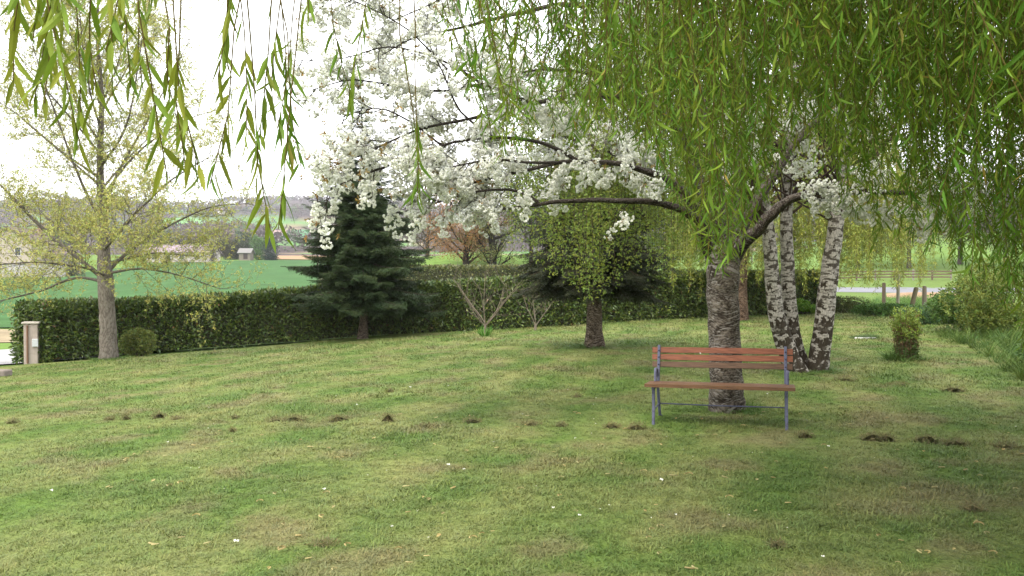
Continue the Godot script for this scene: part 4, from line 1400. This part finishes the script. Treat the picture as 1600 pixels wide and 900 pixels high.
func build_small() -> void:
	bare_shrub("bare shrub with many pale spreading stems before the hedge", G(757, 522), 1.75, 0.85, 8)
	bare_shrub("thin bare shrub of a few pale stems before the hedge", G(836, 517), 1.25, 0.5, 4)
	# leaf tuft at the foot of the larger bare shrub
	var base := G(757, 526)
	var l := Leafy.new()
	for i in 60:
		var a := R(0, TAU)
		l.tint = vary(Color(0.09, 0.21, 0.035), 0.3, 0.15)
		l.leaf(aim(Vector3(cos(a), 0, sin(a)) * R(0, 0.1) - Vector3(0, 0.01, 0), Vector3(cos(a) * 0.6, R(0.7, 1.2), sin(a) * 0.6), R(0, TAU)), R(0.2, 0.38), 0.022, R(0.1, 0.6), 0.2, 3)
	var o := MeshInstance3D.new()
	o.name = "bulb_leaves"
	o.mesh = l.mesh(M.leaf)
	add_child(o)
	o.position = base
	tag(o, "tuft of upright green leaves at the foot of a bare shrub", "plant")
	# shrubs on the lawn
	shrub("round_shrub", "small yellow green shrub in front of the hedge by the oak trunk", G(218, 557), Vector3(0.95, 0.7, 0.8), 0.075, 1500, Color(0.13, 0.16, 0.04))
	var cb := G(1417, 564)
	var root := thing("clipped_shrub", "narrow twiggy shrub with yellow green tips standing alone on the lawn", "shrub", cb)
	var w := Wood.new()
	w.tint = Color(0.17, 0.11, 0.07)
	var where := []
	var tints := PackedColorArray()
	for k in 90:
		var a := R(0, TAU)
		var r0 := 0.155 * sqrt(R(0, 1))
		var foot := cb + Vector3(cos(a), 0, sin(a)) * r0
		var top := foot + Vector3(cos(a) * R(0.0, 0.1), R(0.5, 0.92), sin(a) * R(0.0, 0.1))
		w.tube(PackedVector3Array([foot - Vector3(0, 0.02, 0), foot.lerp(top, 0.5) + unit() * 0.03, top]), PackedFloat32Array([0.007, 0.006, 0.003]), 3)
		for i in 22:
			var t := pow(R(0, 1), 0.6)
			var fresh := sm(0.5, 0.95, t)
			if fresh < 0.5 and t > 0.4 and R(0, 1) < 0.4: continue
			where.append(aim(foot.lerp(top, t) + unit() * 0.06, unit() + Vector3.UP * 0.6, R(0, TAU), R(0.04, 0.075)))
			tints.append(vary(Color(0.09, 0.14, 0.035).lerp(Color(0.26, 0.34, 0.065), fresh) if R(0, 1) > 0.45 * (1.0 - fresh) * sm(0.25, 0.45, t) else Color(0.2, 0.13, 0.07), 0.3, 0.15))
	part("stems", w.mesh(M.twig), root, -cb)
	scatter("leaves", root, clump_one(0.45), where, tints, -cb)
	tall_grass("uncut_grass", "ring of uncut grass round the narrow shrub", [[cb, 0.34]], 110, 0.24, Color(0.1, 0.17, 0.04))
	for q in [[1137, 642, 0.38, 160, "tuft ring of longer grass round the cherry trunk"], [1262, 580, 0.5, 150, "longer grass round the birch stems"], [170, 562, 0.4, 120, "longer grass round the foot of the left tree"], [929, 543, 0.4, 120, "longer grass round the dark conifer trunk"]]:
		tall_grass("uncut_grass", q[4], [[G(q[0], q[1]), q[2]]], q[3], 0.1, Color(0.1, 0.18, 0.04))
	# white board on the grass
	var wb := G(1353, 530)
	var bd := thing("white_board", "short white board lying on the lawn among weeds", "board", wb)
	add_box("plank", bd, Transform3D(Basis(Vector3.UP, 0.05), Vector3(0, 0.018, 0)), Vector3(0.46, 0.045, 0.12), Color(0.62, 0.61, 0.58), M.concrete, 0.006)
	tall_grass("weeds", "dark weeds growing round the white board", [[wb + Vector3(0.05, 0, -0.2), 0.3]], 90, 0.13, Color(0.09, 0.14, 0.05))
	# heaps of clippings along the line of the old fence
	var blade := Leafy.new()
	for i in 3: blade.leaf(aim(unit() * 0.01, unit(), R(0, TAU)), 0.05, 0.004, 0.4, 0.1, 2)
	var bm := blade.mesh(M.grass_blade)
	var heaps := [[18, 662, .22, .03], [170, 657, .16, .02], [196, 656, .16, .05], [247, 654, .25, .055], [275, 656, .22, .015], [362, 676, .1, .03], [365, 655, .12, .025], [430, 659, .35, .02], [460, 658, .4, .04], [528, 658, .42, .045], [605, 659, .24, .07], [665, 668, .3, .015], [737, 661, .3, .04], [830, 665, .28, .02], [877, 667, .16, .025], [957, 669, .28, .035], [995, 671, .3, .04], [1258, 684, .26, .04], [1365, 688, .35, .05], [1385, 690, .28, .05], [1452, 692, .42, .055], [1495, 696, .4, .035], [1572, 701, .35, .03], [609, 613, .12, .03], [505, 855, .24, .01], [1524, 800, .22, .03], [1492, 612, .45, .05], [1320, 595, .5, .03], [1405, 602, .4, .02], [902, 621, .16, .02], [1216, 858, .14, .02]]
	for h in heaps:
		var label := "dark heap of mown grass in the row across the lawn"
		if h[1] > 705 or h[1] < 640: label = "lone flat tuft of dark clippings away from the row of heaps"
		if h[0] == 605: label = "tallest rounded dark heap in the row of grass clippings"
		if h[0] == 995: label = "heap of clippings beside the left front leg of the bench"
		if h[0] == 1258: label = "heap of clippings just past the right front leg of the bench"
		if h[0] == 1452: label = "widest lumpy heap in the row right of the bench"
		clipping_heap(G(h[0], h[1]), h[2] * 0.62, 0.012 + h[3] * 1.1, bm, label)
	# fallen petals
	var pm := Leafy.new()
	for k in 3: pm.leaf(aim(Vector3.ZERO, Vector3(cos(k * 2.1), 0.35, sin(k * 2.1)), R(0, TAU)), 0.016, 0.016, 0.2, -0.3, 2)
	where = []
	tints = PackedColorArray()
	for q in [[641, 609], [700, 607], [557, 637], [899, 691], [612, 833], [1288, 882], [1296, 704], [505, 773], [444, 775], [865, 803], [906, 815], [1057, 814], [1034, 758], [725, 741], [367, 857], [652, 808], [260, 697], [78, 775], [1200, 620], [700, 734]]:
		where.append(Transform3D(Basis(Vector3.UP, R(0, TAU)) * R(0.7, 1.2), G(q[0], q[1]) + Vector3(0, 0.035, 0)))
		tints.append(Color(0.85, 0.84, 0.8))
	for k in 120:
		var d := R(4.5, 17.0)
		var x := d * R(-0.4, 0.65)
		where.append(Transform3D(Basis(Vector3.UP, R(0, TAU)) * R(0.3, 0.55), on(x, -d, 0.02)))
		tints.append(Color(0.8, 0.78, 0.7))
	var cl := Leafy.new()          # dry curled catkins dropped by the willow
	for i in 7:
		var a0 := i * 0.42
		var a1 := a0 + 0.46
		var o0 := Vector3(cos(a0) * 0.022, 0.004 + 0.006 * sin(a0), sin(a0) * 0.022)
		var o1 := Vector3(cos(a1) * 0.022, 0.004 + 0.006 * sin(a1), sin(a1) * 0.022)
		for k in 3:
			var e := Vector3(cos(k * 2.1) * cos(a0), sin(k * 2.1), cos(k * 2.1) * sin(a0)) * 0.0045
			var e2 := Vector3(cos(k * 2.1 + 2.1) * cos(a0), sin(k * 2.1 + 2.1), cos(k * 2.1 + 2.1) * sin(a0)) * 0.0045
			cl.tri(o0 + e, o1 + e, o1 + e2)
			cl.tri(o0 + e, o1 + e2, o0 + e2)
	var cw := []
	var ct := PackedColorArray()
	for k in 160:
		var d := R(4.3, 9.5)
		var x := d * R(-0.5, 0.66)
		cw.append(Transform3D(Basis(Vector3.UP, R(0, TAU)) * R(0.6, 1.3), on(x, -d, 0.022)))
		ct.append(vary(Color(0.36, 0.3, 0.13), 0.25, 0.1))
	tag(scatter("fallen_catkins", self, cl.mesh(M.leaf), cw, ct), "dry curled tan catkins scattered over the lawn", "catkins")
	var fp := scatter("fallen_petals", self, pm.mesh(M.petal), where, tints)
	tag(fp, "white cherry petals scattered over the mown lawn", "petals")

func build_gate() -> void:
	var b := G(49, 567)
	var t := thing("gate_pillar", "pale rendered gate pillar with a flat cap at the end of the hedge", "pillar", b)
	var turn := Basis(Vector3.UP, 0.35)
	add_box("shaft", t, Transform3D(turn, Vector3(0, 0.46, 0)), Vector3(0.3, 1.0, 0.3), Color(0.42, 0.35, 0.31), M.concrete, 0.012)
	add_box("cap", t, Transform3D(turn, Vector3(0, 0.985, 0)), Vector3(0.38, 0.05, 0.38), Color(0.47, 0.42, 0.38), M.concrete, 0.012)
	var w := Wood.new()
	w.tint = Color(0.2, 0.12, 0.08)
	w.tube(PackedVector3Array([Vector3(0.0, 0.0, 0.19), Vector3(0.0, 0.93, 0.19)]), PackedFloat32Array([0.022, 0.022]), 8)
	part("hinge_post", w.mesh(M.plain), t).set_meta("label", "rusty brown hinge post")
	add_box("letter_box", t, Transform3D(turn, turn * Vector3(0.1, 0, 0.17) + Vector3(0, 0.5, 0)), Vector3(0.13, 0.19, 0.05), Color(0.5, 0.51, 0.53), M.plain, 0.006)
	var k := thing("kerb_stone", "grey kerb stone lying at the edge of the lawn", "kerb", G(3, 588))
	add_box("block", k, Transform3D(Basis(Vector3.UP, -0.2), Vector3(-0.1, 0.05, 0)), Vector3(0.5, 0.16, 0.22), Color(0.2, 0.17, 0.15), M.concrete, 0.02)

func build_right() -> void:
	# fence posts at the end of the garden
	var posts := [[1381, 480, 442, 0.055, 0.0, Color(0.1, 0.075, 0.055), "dark straight fence post rising from the low shrubs"], [1403, 487, 424, 0.045, 0.01, Color(0.25, 0.23, 0.17), "tall pale fence post beside the dark one"],
		[1422, 492, 449, 0.06, 0.22, Color(0.13, 0.11, 0.07), "leaning fence post behind the narrow shrub"], [1445, 486, 447, 0.06, -0.02, Color(0.16, 0.13, 0.1), "brown upright fence post next to the right hand bushes"]]
	for q in posts:
		var b := G(q[0], q[1])
		var o := MeshInstance3D.new()
		var w := Wood.new()
		w.tint = q[5]
		var h: float = (q[1] - q[2]) / F * -b.z
		w.tube(PackedVector3Array([Vector3(0, -0.1, 0), Vector3(q[4] * h * 0.5, h * 0.5, 0), Vector3(q[4] * h, h - 0.02, 0), Vector3(q[4] * h, h, 0)]), PackedFloat32Array([q[3] * 1.4, q[3] * 1.3, q[3] * 1.2, q[3] * 0.8]), 9, 0.2, fine_noise)
		o.mesh = w.mesh(M.plain)
		o.name = numbered("fence_post")
		add_child(o)
		o.position = b
		tag(o, q[6], "post", "old fence posts at the end of the lawn")
	var d := 104.0
	var fb := on((1390.0 - 800.0) / F * d, -d)
	var f := thing("rail_fence", "dark wooden rail fence along the meadow beyond the lane", "fence", fb)
	for i in 8:
		var x := -9.0 + i * 2.4
		var g := height(fb.x + x, fb.z) - fb.y
		add_box("post", f, Transform3D(Basis(), Vector3(x, g + 0.55, 0)), Vector3(0.16, 1.3 + 0.3 * (i % 2), 0.16), Color(0.27, 0.25, 0.21) if i % 2 else Color(0.13, 0.1, 0.07), M.plain)
		if i < 7:
			var g2 := height(fb.x + x + 2.4, fb.z) - fb.y
			for k in 3:
				add_box("rail", f, Transform3D(Basis(Vector3.BACK, atan2(g2 - g, 2.4)), Vector3(x + 1.2, (g + g2) / 2.0 + 0.35 + 0.36 * k, 0.11)), Vector3(2.4, 0.17, 0.05), Color(0.13, 0.09, 0.065), M.plain)
	shrub("bush", "dense dark green bush beside the fence posts", G(1500, 522) + Vector3(0.55, 0, -0.6), Vector3(1.8, 1.5, 1.6), 0.09, 4200, Color(0.085, 0.15, 0.035), "bushes along the right edge of the lawn")
	shrub("bush", "taller yellow green bush behind the long grass", G(1580, 535) + Vector3(0.4, 0, -1.2), Vector3(2.2, 1.8, 1.8), 0.09, 4200, Color(0.15, 0.19, 0.04), "bushes along the right edge of the lawn")
	shrub("bush", "broad mixed bush at the edge of the lawn past the long grass", on(10.6, -13.2), Vector3(2.4, 2.2, 2.4), 0.1, 5200, Color(0.12, 0.17, 0.04), "bushes along the right edge of the lawn")
	shrub("bush", "small dark bush hugging the near end of the long grass", on(7.9, -11.9), Vector3(0.9, 0.75, 0.8), 0.07, 1800, Color(0.07, 0.12, 0.03), "bushes along the right edge of the lawn")
	shrub("low_shrub", "low bright green shrub behind the birch stems", G(1258, 492) + Vector3(0, 0, -0.3), Vector3(1.6, 0.5, 0.9), 0.08, 1800, Color(0.13, 0.24, 0.03), "low shrubs along the far edge of the lawn")
	shrub("low_shrub", "low dark shrub in front of the dark fence post", G(1385, 494), Vector3(2.2, 0.42, 0.9), 0.08, 2200, Color(0.07, 0.14, 0.03), "low shrubs along the far edge of the lawn")
	shrub("low_shrub", "low dull shrub between the birch and the posts", G(1325, 490) + Vector3(0, 0, -0.4), Vector3(1.8, 0.6, 0.9), 0.08, 1800, Color(0.1, 0.12, 0.04), "low shrubs along the far edge of the lawn")
	shrub("low_shrub", "blue green rambling shrub below the leaning post", G(1450, 508) + Vector3(0.2, 0, -0.3), Vector3(1.6, 0.55, 1.0), 0.08, 1800, Color(0.07, 0.13, 0.05), "low shrubs along the far edge of the lawn")
	var spots := []
	for q in [[1495, 532], [1520, 540], [1545, 550], [1570, 560], [1595, 572], [1620, 585], [1520, 525], [1560, 535], [1590, 545], [1650, 600]]: spots.append([G(q[0] + 12, q[1] - 4), 0.55])
	tall_grass("long_grass", "long green grass along the foot of the right hand bushes", spots, 700, 0.36, Color(0.1, 0.165, 0.04))
	var rough := []
	for q in [[1440, 478], [1460, 485], [1410, 476], [1470, 495], [1430, 470]]: rough.append([G(q[0], q[1]), 2.0])
	tall_grass("rough_grass", "rough grass round the old fence posts", rough, 900, 0.4, Color(0.11, 0.2, 0.05))
	# fallen log edging
	var lb := G(1297, 487)
	var w2 := Wood.new()
	w2.tint = Color(0.2, 0.15, 0.11)
	w2.tube(PackedVector3Array([Vector3(-0.7, 0.04, 0), Vector3(0, 0.06, 0.05), Vector3(0.8, 0.03, -0.05)]), PackedFloat32Array([0.06, 0.075, 0.05]), 8, 0.3, fine_noise)
	var lo := MeshInstance3D.new()
	lo.name = "log"
	lo.mesh = w2.mesh(M.plain)
	add_child(lo)
	lo.position = lb
	tag(lo, "thin brown log lying at the far edge of the lawn", "log")

# ---------------------------------------------------------------- the distance
func window(parent: Node3D, at: Vector3, turn: Basis, w: float, h: float) -> void:
	var f := add_box("window", parent, Transform3D(turn, at), Vector3(w + 0.24, h + 0.24, 0.1), Color(0.55, 0.52, 0.48), M.plain)
	add_box("pane", f, Transform3D(Basis(), Vector3(0, 0, 0.04)), Vector3(w, h, 0.06), Color(1, 1, 1), M.glass)

func gabled(root: Node3D, at: Vector3, size: Vector3, rise: float, wall: Color, roof: Color, along_x := true) -> void:     # walls with gables, and two roof slopes
	var w := Wood.new()
	w.tint = wall
	w.box(Transform3D(Basis(), at + Vector3(0, size.y / 2.0 - 0.5, 0)), size + Vector3(0, 1.0, 0))
	var hx := size.x / 2.0
	var hz := size.z / 2.0
	var t := at + Vector3(0, size.y, 0)
	if along_x:
		for s in [-1.0, 1.0]: w.face([t + Vector3(s * hx, 0, -hz), t + Vector3(s * hx, 0, hz), t + Vector3(s * hx, rise, 0)], Vector3(s, 0, 0))
	else:
		for s in [-1.0, 1.0]: w.face([t + Vector3(-hx, 0, s * hz), t + Vector3(hx, 0, s * hz), t + Vector3(0, rise, s * hz)], Vector3(0, 0, s))
	part("wall", w.mesh(M.concrete), root)
	var r := Wood.new()
	r.tint = roof
	var half := hz if along_x else hx
	var slope := atan2(rise, half)
	var run := sqrt(half * half + rise * rise) + 0.5
	for s: float in [-1.0, 1.0]:
		if along_x:
			r.box(Transform3D(Basis(Vector3.RIGHT, s * slope), t + Vector3(0, rise / 2.0 - 0.08, s * (half / 2.0 + 0.15))), Vector3(size.x + 0.8, 0.22, run))
		else:
			r.box(Transform3D(Basis(Vector3.BACK, -s * slope), t + Vector3(s * (half / 2.0 + 0.15), rise / 2.0 - 0.08, 0)), Vector3(run, 0.22, size.z + 0.8))
	part("roof", r.mesh(M.concrete), root)

func build_distance() -> void:
	var d := 150.0
	var hb := on((38.0 - 800.0) / F * d, -d)
	var h := thing("farmhouse", "cream two storey house with brown tiled roof across the field", "house", hb)
	gabled(h, Vector3(0, 0, 0), Vector3(8.4, 5.9, 9.0), 2.6, Color(0.4, 0.35, 0.29), Color(0.14, 0.11, 0.095), false)
	for q in [[-2.2, 4.2], [1.6, 4.2], [-2.2, 1.6], [1.6, 1.6]]: window(h, Vector3(q[0], q[1], 4.53), Basis(), 0.9, 1.3)
	add_box("chimney", h, Transform3D(Basis(), Vector3(2.2, 8.3, -1.5)), Vector3(0.7, 1.8, 0.7), Color(0.3, 0.2, 0.16), M.concrete)
	var h2 := thing("house_wing", "low cream outbuilding joined to the farmhouse", "house", on((88.0 - 800.0) / F * 152.0, -152.0))
	gabled(h2, Vector3.ZERO, Vector3(5.6, 3.3, 7.0), 1.4, Color(0.38, 0.33, 0.28), Color(0.13, 0.105, 0.1), true)
	for x in [-1.4, 1.3]: window(h2, Vector3(x, 1.7, 3.53), Basis(), 0.8, 1.1)
	var gw := thing("garden_wall", "long whitewashed wall in front of the farmhouse", "wall", on((20.0 - 800.0) / F * 141.0, -141.0))
	add_box("wall", gw, Transform3D(Basis(), Vector3(0, 0.9, 0)), Vector3(18.0, 2.4, 0.4), Color(0.4, 0.38, 0.37), M.concrete)
	add_box("coping", gw, Transform3D(Basis(), Vector3(0, 2.16, 0)), Vector3(18.2, 0.12, 0.6), Color(0.3, 0.24, 0.22), M.concrete)
	d = 214.0
	var lb := thing("long_barn", "long low barn with mauve grey roof beyond the field", "barn", on((288.0 - 800.0) / F * d, -d))
	gabled(lb, Vector3.ZERO, Vector3(16.0, 2.4, 8.0), 1.9, Color(0.45, 0.4, 0.37), Color(0.27, 0.21, 0.24), true)
	for x in [-6.0, -2.5, 1.0, 5.0]: window(lb, Vector3(x, 1.1, 4.03), Basis(), 1.2, 1.2)
	d = 236.0
	var hut := thing("hut", "small hut with a pale hipped roof between far trees", "hut", on((385.0 - 800.0) / F * d, -d))
	gabled(hut, Vector3.ZERO, Vector3(3.2, 2.0, 3.2), 1.1, Color(0.2, 0.18, 0.15), Color(0.2, 0.195, 0.19), true)
	add_box("door", hut, Transform3D(Basis(), Vector3(0.3, 1.0, 1.62)), Vector3(1.2, 1.8, 0.06), Color(0.06, 0.05, 0.045), M.plain)
	for q in [[352, 7.0, 3.2, Color(0.09, 0.09, 0.045), "grey brown tree beside the hut", 240.0], [370, 6.6, 2.8, Color(0.07, 0.085, 0.045), "dull dark tree left of the hut roof", 244.0], [404, 6.6, 3.0, Color(0.09, 0.17, 0.05), "bright green round tree right behind the hut", 242.0], [386, 8.0, 3.2, Color(0.04, 0.06, 0.03), "dark tree standing behind the hut roof", 252.0]]:
		round_tree("far_tree", q[4], on((q[0] - 800.0) / F * q[5], -q[5]), q[1], q[2], q[3], 240, 0.35, 0.8, "tree", "trees round the hut", 0.0, 0.12)
	round_tree("far_tree", "dark blue green conical tree at the end of the hut trees", on((423.0 - 800.0) / F * 238.0, -238.0), 6.8, 2.2, Color(0.02, 0.045, 0.03), 300, 0.3, 0.7, "tree", "trees round the hut", 0.0, 0.05)
	round_tree("far_tree", "brown leafless tree beside the long barn", on((330.0 - 800.0) / F * 212.0, -212.0), 6.0, 2.6, Color(0.12, 0.1, 0.07), 120, 0.3, 0.7, "tree", "trees round the hut", 0.0, 0.15)
	round_tree("far_tree", "olive tree before the end of the farmhouse", on((110.0 - 800.0) / F * 146.0, -146.0), 3.6, 1.9, Color(0.08, 0.09, 0.04), 120, 0.25, 0.5, "tree", "trees round the farmhouse", 0.0, 0.1)
	# villages on the slope: a few pale houses
	var i := 0
	for q in [[365, 640.0, "pale far house at the foot of the hill"], [352, 660.0, "cream far house beside the pale one"], [440, 560.0, "small white house below the green meadow"], [217, 900.0, "white house on the wooded hillside"], [343, 1000.0, "white house high on the wooded hillside"], [395, 700.0, "grey roofed far house in the wood"]]:
		var v := thing("far_house", q[2], "house", on((q[0] - 800.0) / F * q[1], -q[1]), "houses scattered on the far hill")
		gabled(v, Vector3.ZERO, Vector3(9.0 + i % 3 * 2.0, 4.5, 8.0), 2.2, Color(0.6, 0.56, 0.52), Color(0.28, 0.2, 0.19), i % 2 == 0)
		i += 1
	# woods on the hills: bare trees beyond counting
	var l := Leafy.new()
	for k in 70:
		var u := unit()
		u.y = absf(u.y) if k % 3 else u.y
		l.tint = Color(1, 1, 1) * R(0.7, 1.25)
		l.leaf(aim(Vector3(u.x * 3.2, 4.4 + u.y * 4.0, u.z * 3.2) * R(0.75, 1.0), u + unit(), R(0, TAU)), 1.9, 1.1, 0.2, 0.3, 2)
	var tm := l.mesh(M.leaf)
	var where := []
	var tints := PackedColorArray()
	for k in 9000:
		var dd := sqrt(lerpf(330.0 * 330.0, 1750.0 * 1750.0, R(0, 1)))
		var a := R(-0.72, 0.72)
		var p := on(a * dd, -dd)
		if land_color(p.x, p.z).g > 0.1 and R(0, 1) > 0.04: continue
		var q := pix(p)
		if q.x > 405.0 and q.x < 575.0 and dd > 560.0 and dd < 800.0: continue
		if q.x > 240.0 and q.x < 345.0 and dd > 720.0 and dd < 980.0: continue
		where.append(Transform3D(Basis(Vector3.UP, R(0, TAU)).scaled(Vector3.ONE * R(0.8, 1.4)), p))
		tints.append(vary(Color(0.13, 0.105, 0.1).lerp(Color(0.1, 0.13, 0.06), 1.0 if R(0, 1) < 0.12 else 0.0), 0.25, 0.12))
	var ws := scatter("woods", self, tm, where, tints)
	tag(ws, "grey brown leafless woods covering the far hills", "woods")
	# power line over the field
	var pb := on(-150.0, -175.0)
	var pl := thing("power_line", "thin power line crossing above the far field", "power line", pb)
	var ends := [on(-150.0, -175.0), on(-45.0, -190.0), on(60.0, -205.0)]
	for e in ends:
		var w := Wood.new()
		w.tint = Color(0.14, 0.12, 0.1)
		w.tube(PackedVector3Array([e - Vector3(0, 0.3, 0), e + Vector3(0, 14.0, 0)]), PackedFloat32Array([0.16, 0.1]), 7)
		w.box(Transform3D(Basis(), e + Vector3(0, 13.6, 0)), Vector3(1.6, 0.12, 0.12))
		part("pole", w.mesh(M.plain), pl, -pb)
	for s in 2:
		for k in 2:
			var p := PackedVector3Array()
			var r := PackedFloat32Array()
			for j in 17:
				var t := j / 16.0
				p.append(ends[s].lerp(ends[s + 1], t) + Vector3(0, 13.6 - 4.2 * k - 5.0 * t * (1.0 - t), (0.5 - k) * 1.0))
				r.append(0.035)
			var w := Wood.new()
			w.tint = Color(0.1, 0.1, 0.1)
			w.tube(p, r, 4)
			part("wire", w.mesh(M.plain), pl, -pb)

func build_neighbour() -> void:
	var line := []
	for q in [[500, 43.0], [600, 43.5], [700, 44.0], [780, 44.5], [880, 45.0]]:
		line.append([on((q[0] - 800.0) / F * q[1], -q[1]), EYE + (HZ - 417.0) / F * q[1] - height((q[0] - 800.0) / F * q[1], -q[1])])
	hedge("trimmed_hedge", "trimmed dark hedge with yellow top in the garden behind the laurel hedge", line, 1.0, 260.0, 0.13, Color(0.06, 0.075, 0.025), Color(0.2, 0.2, 0.05), 0.03)
	round_tree("copper_tree", "tree with thin copper brown young leaves on the sloping lawn", on((728.0 - 800.0) / F * 60.0, -60.0), 7.6, 3.6, Color(0.3, 0.16, 0.07), 900, 0.12, 0.5, "tree", "", 0.26, 0.12, Color(0.05, 0.04, 0.035))
	round_tree("garden_tree", "dark trunked tree beside the copper tree", on((770.0 - 800.0) / F * 58.0, -58.0), 7.0, 2.6, Color(0.14, 0.15, 0.05), 260, 0.13, 0.45, "tree", "", 0.36, 0.14, Color(0.03, 0.025, 0.022))
	round_tree("garden_tree", "grey leafless tree behind the spruce", on((668.0 - 800.0) / F * 70.0, -70.0), 6.4, 3.2, Color(0.14, 0.12, 0.085), 220, 0.14, 0.5, "tree", "trees behind the hedge", 0.2, 0.2)
	for q in [[830, 62.0, 9.0, Color(0.07, 0.09, 0.04), "olive tree behind the dark conifer"], [940, 66.0, 10.0, Color(0.08, 0.1, 0.04), "tall green tree behind the conifer crown"], [1040, 60.0, 9.0, Color(0.1, 0.14, 0.04), "fresh green tree left of the cherry trunk behind the hedge"], [1110, 70.0, 10.0, Color(0.1, 0.13, 0.05), "tall tree behind the cherry trunk beyond the hedge"], [1420, 120.0, 15.0, Color(0.13, 0.14, 0.07), "pale tree at the top of the right hand meadow"], [1500, 125.0, 17.0, Color(0.12, 0.13, 0.07), "large dull tree on the right hand meadow"], [1570, 118.0, 16.0, Color(0.14, 0.13, 0.09), "brownish tree on the right hand meadow"], [1660, 120.0, 16.0, Color(0.1, 0.14, 0.06), "green tree on the right hand meadow"], [1340, 122.0, 15.0, Color(0.12, 0.15, 0.06), "round tree on the meadow behind the pale willow"]]:
		var dd: float = q[1]
		round_tree("background_tree", q[4], on((q[0] - 800.0) / F * dd, -dd), q[2], q[2] * 0.42, q[3], 420, 0.2 if dd < 100.0 else 0.35, 0.6 if dd < 100.0 else 1.1, "tree", "trees in the background")

func _ready() -> void:
	rng.seed = 20240417
	lawn_noise.seed = 3; lawn_noise.frequency = 0.12; lawn_noise.fractal_octaves = 3
	patch_noise.seed = 8; patch_noise.frequency = 0.6; patch_noise.fractal_octaves = 4
	fine_noise.seed = 5; fine_noise.frequency = 1.1; fine_noise.fractal_octaves = 3
	hill_noise.seed = 12; hill_noise.frequency = 0.0022; hill_noise.fractal_octaves = 4
	set_light()
	set_materials()
	build_land()
	print("land ", Time.get_ticks_msec())
	var line := []
	for q in [[66, 566, 1.38], [200, 553, 1.4], [350, 542, 1.4], [500, 531, 1.48], [640, 521, 1.42], [790, 515, 1.42], [950, 505, 1.45], [1100, 496, 1.5], [1290, 489, 1.4]]: line.append([G(q[0], q[1]), q[2]])
	hedge("laurel_hedge", "long glossy green laurel hedge along the back of the lawn", line, 1.0, 780.0, 0.12, Color(0.06, 0.1, 0.024), Color(0.17, 0.22, 0.04))
	build_neighbour()
	print("hedges ", Time.get_ticks_msec())
	build_oak()
	var sprig := sprig_mesh()
	conifer("spruce_tree", "young spruce with drooping tiers and a bare foot before the hedge", G(567, 529), 7.0, 1.2, [[0.0, 2.2], [0.16, 2.35], [0.35, 2.05], [0.6, 1.3], [0.85, 0.45], [1.0, 0.1]], 0.36, Color(0.046, 0.072, 0.028), sprig, 0.13)
	conifer("dark_conifer", "dark shaggy conifer with a thick bare trunk foot", G(929, 543), 4.8, 1.6, [[0.0, 1.75], [0.3, 1.8], [0.5, 1.7], [0.75, 1.3], [1.0, 0.4]], 0.7, Color(0.04, 0.048, 0.025), sprig, 0.19, 0.16, 9, "plain_bark")
	build_birch()
	far_willow()
	print("trees ", Time.get_ticks_msec())
	build_cherry()
	build_willow()
	print("willow ", Time.get_ticks_msec())
	build_bench()
	build_gate()
	build_right()
	build_distance()
	build_small()
	build_grass()
	print("done ", Time.get_ticks_msec())
